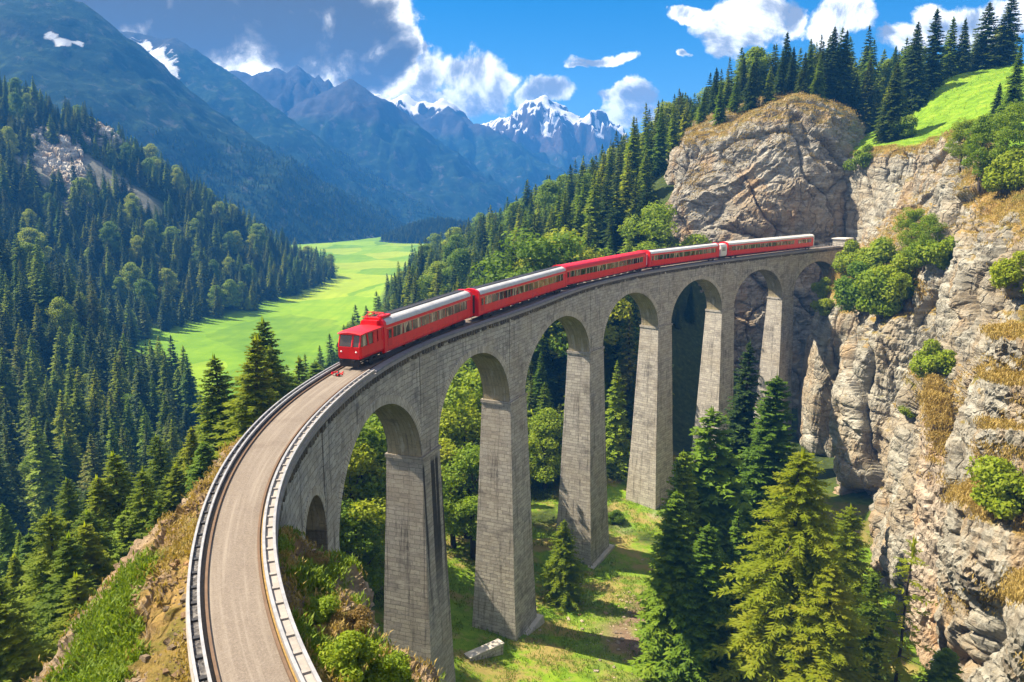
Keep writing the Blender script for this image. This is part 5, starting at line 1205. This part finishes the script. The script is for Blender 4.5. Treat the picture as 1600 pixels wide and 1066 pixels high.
# broadleaved trees on the near slope behind the viaduct and in the gorge
BR = [('broad0', 850, 356, 190, 'bright yellow-green broadleaf tree standing directly above the second carriage roof'),
      ('broad2', 884, 368, 196, 'round bright broadleaf tree right behind the coupling of the second and third carriage'),
      ('broad2', 1024, 322, 214, 'bright broadleaf tree beside the foot of the cliff behind the train'),
      ('broad0', 562, 640, 104, 'bright broadleaf crown filling the top of the first large arch'),
      ('broad2', 548, 700, 98, 'broadleaf tree in the lower left of the first large arch'),
      ('broad1', 585, 720, 108, 'shaded broadleaf tree beside the first tall pier'),
      ('broad2', 556, 790, 92, 'dark leafy tree low under the first large arch'),
      ('broad0', 716, 572, 136, 'bright broadleaf crown in the top of the second large arch'),
      ('broad2', 728, 640, 128, 'broadleaf tree in the middle of the second large arch'),
      ('broad1', 706, 690, 122, 'leafy tree at the left side of the second large arch'),
      ('broad2', 738, 700, 118, 'low leafy tree beside the second tall pier'),
      ('grand2', 842, 552, 170, 'pointed light green conifer seen through the third large arch'),
      ('grand0', 868, 520, 188, 'dark conifer behind the light one in the third large arch'),
      ('broad1', 852, 640, 158, 'low leafy tree in the third large arch'),
      ('grand1', 962, 470, 200, 'dark spruce seen through the fourth large arch'),
      ('grand2', 968, 560, 184, 'green conifer low in the fourth large arch'),
      ('grand2', 1068, 560, 205, 'light green conifer low in the fifth large arch'),
      ('grand0', 1080, 446, 216, 'dark spruce filling the top of the fifth large arch'),
      ('grand1', 1060, 480, 212, 'spruce at the left of the fifth large arch')]
for b in BR: hero(*b, wide=1.1 if b[0][0] == 'g' else 1.25)

# small trees scattered along the edge of the valley meadow
for k, (px, py, Y) in enumerate([(238, 588, 262), (252, 600, 250), (268, 592, 262), (286, 606, 246), (300, 598, 255), (312, 612, 240), (222, 600, 250), (556, 404, 860), (563, 402, 870), (572, 404, 860), (549, 408, 840), (538, 414, 800), (470, 452, 600), (482, 448, 610), (452, 462, 570)]):
    hero(('spruce%d' % (k % 4)) if k % 3 else 'lime0', px, py, Y, 'small conifer standing at the edge of the valley meadow', 'tree', 1.15, 'small conifers along the valley meadow')
# bushes on ledges and rocks, standing where the land is met in this direction
def ledge_bush(key, px, py, wpx, label, name=None, k=1.0):
    p = look(px, py)
    if p is None: return
    D = (p - cam.location).length; Hh = wpx / 1200.0 * D
    plant(key, p.x, p.y, p.z - 0.25, Hh, label, 'bush', name=name)
for b in [('bush0', 1350, 482, 84, 'leafy green shrub at the left of the big thicket on the cliff ledge'), ('bush2', 1384, 490, 84, 'largest rounded shrub at the front of the thicket on the cliff ledge'),
          ('bush1', 1410, 466, 78, 'shrub on the right of the largest one in the ledge thicket'), ('bush0', 1340, 428, 60, 'small shrub at the top left of the ledge thicket beside the tunnel end'),
          ('broad2', 1442, 425, 78, 'upper right shrub of the thicket, under the pale cliff'), ('broad0', 1420, 402, 70, 'bright shrub in the upper middle of the ledge thicket'),
          ('bush2', 1466, 420, 64, 'shrub at the far right end of the ledge thicket'), ('bush1', 1374, 440, 76, 'shrub in the middle of the ledge thicket'),
          ('bush1', 1288, 462, 34, 'small round bush on the rock corner right of the last arch'), ('bush2', 1290, 492, 36, 'flat little bush below the rock corner by the last arch'),
          ('bush0', 1466, 588, 64, 'bright round bush perched alone above the pale rock spire'), ('bush1', 1418, 648, 34, 'small green tuft left of the pale rock spire'),
          ('bush2', 1578, 800, 96, 'wide bush on the rounded boulder at the right edge'), ('bush0', 1594, 455, 66, 'bush cut by the right edge on the dry slope'),
          ('broad1', 1530, 290, 92, 'large dark green shrub below the meadow at the right'), ('broad2', 1565, 275, 90, 'dense shrub under the huge spruce at the right edge'),
          ('broad0', 1500, 262, 66, 'shrub at the top of the dry slope under the meadow'), ('bush1', 1590, 300, 70, 'low shrub right of the dense shrubs under the meadow'),
          ('bush0', 1345, 262, 40, 'dark bush in the gully at the left edge of the right cliff'), ('bush2', 1412, 215, 40, 'small bush on the lip of the right cliff'),
          ('bush1', 545, 1058, 90, 'light green bush at the bottom edge right of the road'), ('dry0', 548, 985, 56, 'reddish dry bush beside the foot of the small arch'),
          ('bush2', 500, 965, 54, 'low green bush on the rock just right of the guard rail'), ('dry0', 492, 880, 34, 'tuft of dry straw bush in front of the small arch'),
          ('bush0', 600, 1066, 70, 'green bush cut by the bottom edge left of the first pier'), ('bush1', 962, 816, 26, 'small round bush on the lawn near the fourth pier')]:
    ledge_bush(*b)

# ------------------------------------------------------------------ woods: the nearest trees one by one, the rest as one mass each
rng = np.random.default_rng(77)
def scatter(x0, x1, y0, y1, sp, seed):
    r = np.random.default_rng(seed); X, Y = np.meshgrid(np.arange(x0, x1, sp), np.arange(y0, y1, sp)); X = X.ravel() + r.uniform(-.48, .48, X.size) * sp; Y = Y.ravel() + r.uniform(-.48, .48, Y.size) * sp
    return X, Y
def in_view(x, y, z, m=60):
    u, v = project(x, y, z); return (u > -4.5 * m) & (u < 1600 + 2 * m) & (v > -m) & (v < 1066 + m) & (y > 5)
def path_dist(x, y):
    d = np.full(np.shape(x), 1e9)
    for i in range(0, len(PS), 40): d = np.minimum(d, np.hypot(x - PX[i], y - PY[i]))
    return d
cand = []
def wood(region, sp, seed, hmin, hmax, test=None, zland=True):
    X, Y = scatter(*region, sp, seed); Z = terrain(X, Y)
    r = np.random.default_rng(seed + 1); H = r.uniform(hmin, hmax, len(X)) * r.choice([1.1, 1, 0.9, 0.7, 0.55], len(X))
    ok = in_view(X, Y, Z + H * .7) & ((Z > FLOOR + 1.2) | ((Y < 300) & (X < -66)))
    if test is not None: ok &= test(X, Y, Z)
    out = []
    for x, y, z, h in zip(X[ok], Y[ok], Z[ok], H[ok]):
        g = down(x, y) if (zland and y < 300 and x > 20) else z
        if abs(g - z) > 2.5: continue
        if seen(x, y, g + h * 0.95) or seen(x, y, g + h * 0.55): out.append((x, y, g - 0.2, h))
    return out
tR = lambda X, Y, Z: (path_dist(X, Y) > 7.5) & ~((np.exp(-(((X - 22) / 50) ** 2 + ((Y - 112) / 46) ** 2) ** 2) > 0.35)) & (X > -62 + 0 * Y) & ~((Y < 262) & (X > 42))
right = wood((-66, 150, 150, 420), 6.4, 201, 17, 27, tR)
rock_at = lambda X, Y: (np.exp(-(((X + 320) / 25) ** 2 + ((Y - 545) / 40) ** 2) * 1.4) + 0.9 * np.exp(-(((X + 280) / 38) ** 2 + ((Y - 566) / 16) ** 2)) + 0.5 * np.exp(-(((X + 288) / 14) ** 2 + ((Y - 505) / 26) ** 2))) > 0.48
tL = lambda X, Y, Z: ~rock_at(X, Y) & (X < -66) & ~((X > -118) & (Y < 150)) & (X < np.interp(Y, [150, 200, 240, 280, 300, 345, 375, 440, 520, 610, 765, 975], [-75, -88, -102, -130, -160, -190, -156, -164, -150, -142, -180, -240]))
left0 = wood((-420, -66, 100, 345), 6.6, 203, 17, 26, tL)
left1 = wood((-560, -100, 345, 720), 7.6, 204, 16, 24, tL)
rfar = wood((-140, 260, 420, 860), 9.0, 205, 18, 25, lambda X, Y, Z: X > np.interp(Y, [420, 500, 600, 700, 860], [-74, -78, -78, -85, -60]))
def size_in_photo(t): return t[3] / math.hypot(t[0], t[1])
near = sorted(right + [t for t in left0], key=size_in_photo, reverse=True)
NIND = 222
ind, rest = near[:NIND], near[NIND:]
for (x, y, z, h) in ind:
    if x > -64: lab, grp = 'dark green spruce in the dense wood on the slope behind the viaduct', 'spruces of the wood behind the viaduct'
    elif rng.random() < 0.55:
        plant('lime%d' % rng.integers(2), x, y, z, h, 'light olive conifer among darker spruces on the lower left slope', 'tree', 'light conifers on the lower left slope', wide=rng.uniform(0.95, 1.3)); continue
    else: lab, grp = 'spruce in the shaded wood on the lower left slope beside the valley', 'spruces of the wood on the lower left slope'
    if x > -64 and rng.random() < 0.58:
        plant('lime%d' % rng.integers(2), x, y, z, h, 'light green conifer among the dark spruces on the slope behind the viaduct', 'tree', 'light green conifers behind the viaduct', wide=rng.uniform(0.95, 1.3)); continue
    plant('spruce%d' % rng.integers(4), x, y, z, h, lab, 'tree', grp, wide=rng.uniform(0.95, 1.3))
def forest(name, pts, label, kinds, wide=1.15):
    if not pts: return
    A = np.array(pts); me = bpy.data.meshes.new(name); me.vertices.add(len(A)); me.vertices.foreach_set('co', A[:, :3].astype(np.float32).ravel())
    at = me.attributes.new('tall', 'FLOAT', 'POINT'); at.data.foreach_set('value', A[:, 3].astype(np.float32)); me.update()
    o = obj(name, me); tag(o, kind='stuff')
    ng = bpy.data.node_groups.new(name, 'GeometryNodeTree')
    ng.interface.new_socket(name='Geometry', in_out='INPUT', socket_type='NodeSocketGeometry'); ng.interface.new_socket(name='Geometry', in_out='OUTPUT', socket_type='NodeSocketGeometry')
    N = ng.nodes.new; L = ng.links.new
    gi, go = N('NodeGroupInput'), N('NodeGroupOutput'); iop = N('GeometryNodeInstanceOnPoints'); jn = N('GeometryNodeJoinGeometry')
    for src in kinds:
        oi = N('GeometryNodeObjectInfo'); oi.inputs['Object'].default_value = src; oi.inputs['As Instance'].default_value = True; L(oi.outputs['Geometry'], jn.inputs[0])
    L(gi.outputs[0], iop.inputs['Points']); L(jn.outputs[0], iop.inputs['Instance']); iop.inputs['Pick Instance'].default_value = True
    ri = N('FunctionNodeRandomValue'); ri.data_type = 'INT'; ri.inputs['Min'].default_value = 0; ri.inputs['Max'].default_value = len(kinds) - 1
    L([s for s in ri.outputs if s.type == 'INT'][0], iop.inputs['Instance Index'])
    rv = N('FunctionNodeRandomValue'); rv.data_type = 'FLOAT_VECTOR'; rv.inputs[0].default_value = (-0.05, -0.05, 0); rv.inputs[1].default_value = (0.05, 0.05, 6.283); rv.inputs['Seed'].default_value = 3
    L(rv.outputs[0], iop.inputs['Rotation'])
    na = N('GeometryNodeInputNamedAttribute'); na.data_type = 'FLOAT'; na.inputs['Name'].default_value = 'tall'
    rw = N('FunctionNodeRandomValue'); rw.data_type = 'FLOAT'; rw.inputs[2].default_value = wide * 0.85; rw.inputs[3].default_value = wide * 1.25; rw.inputs['Seed'].default_value = 5
    mu = N('ShaderNodeMath'); mu.operation = 'MULTIPLY'; L(na.outputs[0], mu.inputs[0]); L(rw.outputs[1], mu.inputs[1])
    cx = N('ShaderNodeCombineXYZ'); L(mu.outputs[0], cx.inputs[0]); L(mu.outputs[0], cx.inputs[1]); L(na.outputs[0], cx.inputs[2]); L(cx.outputs[0], iop.inputs['Scale'])
    L(iop.outputs[0], go.inputs[0]); md = o.modifiers.new('woods', 'NODES'); md.node_group = ng
    return o
# sources: crowns of trees that stand in the scene (their own shapes, without their places)
crowns = {}
for o in scene.objects:
    if o.type == 'MESH' and o.name.startswith('crown') and o.data.name not in crowns: crowns[o.data.name] = o
SRC = [crowns[k] for k in crowns if k.startswith('spruce')]
MIX = SRC + [crowns[k] for k in crowns if k.startswith('lime')]
MIX = MIX * 2 + [crowns[k] for k in crowns if k.startswith('broad1')]
forest('forest', left1 + [t for t in rfar if True], None, MIX)
forest('forest', rest, None, MIX + [crowns[k] for k in crowns if k.startswith('lime')] * 2)
# small far trees on the lower flanks of the great mountain and on the knoll
def flank(k, n, zmax, seed, hm):
    o, x0, y0, x1, y1, Z = MTN[k]; r = np.random.default_rng(seed); out = []
    nx, ny = Z.shape; X = r.uniform(x0, x1, n); Y = r.uniform(y0, y1, n)
    fi = (X - x0) / (x1 - x0) * (nx - 1); fj = (Y - y0) / (y1 - y0) * (ny - 1); i = np.clip(fi.astype(int), 0, nx - 2); j = np.clip(fj.astype(int), 0, ny - 2); a = fi - i; b = fj - j
    z = Z[i, j] * (1 - a) * (1 - b) + Z[i + 1, j] * a * (1 - b) + Z[i, j + 1] * (1 - a) * b + Z[i + 1, j + 1] * a * b
    ok = (z > -58) & (z < zmax * r.uniform(0.35, 1.0, n)) & in_view(X, Y, z)
    H = r.uniform(0.7, 1.2, n) * hm
    return [(x, y, zz - .3, h) for x, y, zz, h, q in zip(X, Y, z, H, ok) if q and seen(x, y, zz + h)]
forest('mountain_forest', flank(0, 46000, 110, 1, 7.5) + flank(1, 36000, 120, 2, 7.5) + flank(6, 12000, 400, 3, 9), None, SRC, 1.5)

# ------------------------------------------------------------------ grass tufts and loose stones on the banks and ledges
def sample_rock(o, n, seed, ok):
    m = o.data; c = np.empty(len(m.vertices) * 3, np.float32); m.vertices.foreach_get('co', c); c = c.reshape(-1, 3); r = np.random.default_rng(seed)
    fl = np.empty(len(c), np.float32); m.attributes['flat'].data.foreach_get('value', fl); tf = np.empty(len(c), np.float32); m.attributes['turf'].data.foreach_get('value', tf)
    i = r.choice(len(c), min(len(c), n * 8), replace=False); p = c[i]; k = ok(p, fl[i], tf[i], r) & in_view(p[:, 0], p[:, 1], p[:, 2], 20); return p[k][:n]
def tufts(name, P, hgt, mat, seed, blades=9, spread=0.22):
    r = np.random.default_rng(seed); n = len(P) * blades; B = np.repeat(P, blades, 0) + np.c_[r.normal(0, spread, (n, 2)), np.full(n, -0.06)]
    a = r.random(n) * 6.283; h = hgt * r.uniform(0.5, 1.3, n); ln = h * r.uniform(0.2, 0.9, n); w = 0.05 * hgt / 0.4 * r.uniform(.6, 1.3, n)
    d = np.stack([np.cos(a), np.sin(a), 0 * a], 1); sd = np.stack([-d[:, 1], d[:, 0], 0 * a], 1)
    mid = B + d * (ln * .35)[:, None] + np.c_[0 * a, 0 * a, h * .65]; tip = B + d * ln[:, None] + np.c_[0 * a, 0 * a, h]
    Q = np.stack([B, mid + sd * w[:, None], tip, mid - sd * w[:, None]], 1); tag(obj(name, crown_mesh(name, Q, mat)), kind='stuff')
GREENB = leaf_mat('meadow_grass_blades', [(0.1, (0.07, 0.13, 0.012)), (0.5, (0.14, 0.22, 0.016)), (0.9, (0.24, 0.27, 0.03))], 0.35, 0.3)
STRAWB = leaf_mat('straw_grass_blades', [(0.1, (0.24, 0.19, 0.05)), (0.5, (0.40, 0.29, 0.09)), (0.9, (0.52, 0.40, 0.17))], 0.3, 0.3)
banks = [o for o in ROCKS if o.name.startswith('rocky_ridge')]; walls = [o for o in ROCKS if o.name.startswith(('cliff', 'rock_outcrop'))]
gp = np.concatenate([sample_rock(o, 5200, 5 + i, lambda p, f, t, r: (t > 0.35) & (r.random(len(f)) < 0.9)) for i, o in enumerate(banks)])
tufts('grass', gp, 0.34, GREENB, 3)
sp = np.concatenate([sample_rock(o, 2600, 15 + i, lambda p, f, t, r: (f > 0.55) & (t < 0.3) & (fbm(p / 2.5, 3, 0.5, 8) > -0.05)) for i, o in enumerate(banks)])
tufts('dry_grass', sp[::2], 0.26, STRAWB, 4)
wp = np.concatenate([sample_rock(o, 5200, 25 + i, lambda p, f, t, r: (f + 0.5 * fbm(p / 5, 4, 0.6, 9) > 0.56) & (t < 0.3) & (p[:, 1] < 300)) for i, o in enumerate(walls)])
tufts('dry_grass', wp, 0.48, STRAWB, 5, 9, 0.55)
lx = np.random.default_rng(9); X = lx.uniform(-25, 70, 16000); Y = lx.uniform(72, 175, 16000); Z = terrain(X, Y); kk = in_view(X, Y, Z, 5) & (np.exp(-(((X - 22) / 46) ** 2 + ((Y - 118) / 52) ** 2) ** 2) > 0.3) & (fbm(np.stack([X, Y, Z], -1) / 7, 4, 0.6, 14) > -0.12)
tufts('grass', np.stack([X, Y, Z], -1)[kk], 0.42, GREENB, 6, 7, 0.4)
def rubble(P, smin, smax, mat, seed):
    r = np.random.default_rng(seed); V = []; F = []
    base = np.array([(x, y, z) for x in (-1, 1) for y in (-1, 1) for z in (-1, 1)], float) * 0.72 * (1, 1, 0.8); ff = np.array([(0, 1, 3, 2), (4, 6, 7, 5), (0, 4, 5, 1), (2, 3, 7, 6), (0, 2, 6, 4), (1, 5, 7, 3)])
    for i, p in enumerate(P):
        s = smin * (smax / smin) ** (r.random() ** 2.2); q = base * r.uniform(0.55, 1.25, (8, 3)) * s * (1, 0.8, 0.6); a = r.random() * 6.28; c_, s_ = math.cos(a), math.sin(a)
        V.append(np.c_[q[:, 0] * c_ - q[:, 1] * s_, q[:, 0] * s_ + q[:, 1] * c_, q[:, 2]] + p); F.append(ff + 8 * i)
    tag(obj('rubble', qmesh('rubble', np.concatenate(V), np.concatenate(F), mat)), kind='stuff')
rp = np.concatenate([sample_rock(o, 1100, 35 + i, lambda p, f, t, r: (f > 0.35) & (t < 0.4) & (fbm(p / 3, 3, 0.5, 18) > 0.0)) for i, o in enumerate(banks)])
rubble(rp, 0.05, 0.30, RIDGE, 7)
kx = lx.normal(18.5, 5, 420); ky = lx.normal(97, 9, 420); rubble(np.stack([kx, ky, terrain(kx, ky)], -1), 0.08, 0.55, ROCKN, 8)

# ------------------------------------------------------------------ small things along the line
def railing(a, b, off, label):
    root = empty('railing', tuple(path((a + b) / 2, off, 0.0))); tag(root, label, 'railing'); r0 = np.array(root.location)
    mb = MB()
    for z in (0.55, 1.1): mb.tube([path(s, off, z) for s in np.linspace(a, b, 12)], 0.06, 6)
    o = mb.build('handrail', STEEL, root); o.location = tuple(-r0)
    for s in np.arange(a, b + .1, 2.0):
        mb = MB(); mb.tube([path(s, off, -0.02), path(s, off, 1.15)], 0.06, 6); o = mb.build('post', STEEL, root); o.location = tuple(-r0)
railing(212.5, 232, 0.3, 'thin metal railing on the viaduct edge between the last carriage and the cliff')
p = path(231, 1.4, 0); root = empty('tunnel_hut', tuple(p), heading(231)); tag(root, 'small pale concrete hut at the cliff end of the viaduct', 'hut')
mb = MB(); mb.box(-2.6, 2.6, -1.7, 1.7, -0.1, 1.9); mb.build('wall', FOOT, root)
mb = MB(); mb.box(-2.9, 2.9, -2.0, 2.0, 1.9, 2.15); mb.build('roof', WHITE, root)
q = W(757, 1046, 88); g = down(q[0], q[1]); root = empty('wall_stub', (q[0], q[1], g), R(38)); tag(root, 'short stub of old masonry wall lying on the lawn in front of the second pier', 'wall')
mb = MB(); mb.box(-2.6, 2.6, -0.55, 0.55, -0.6, 0.9); mb.build('masonry', ST, root)
mb = MB(); mb.box(-2.7, 2.7, -0.65, 0.65, 0.9, 1.08); mb.build('coping', FOOT, root)
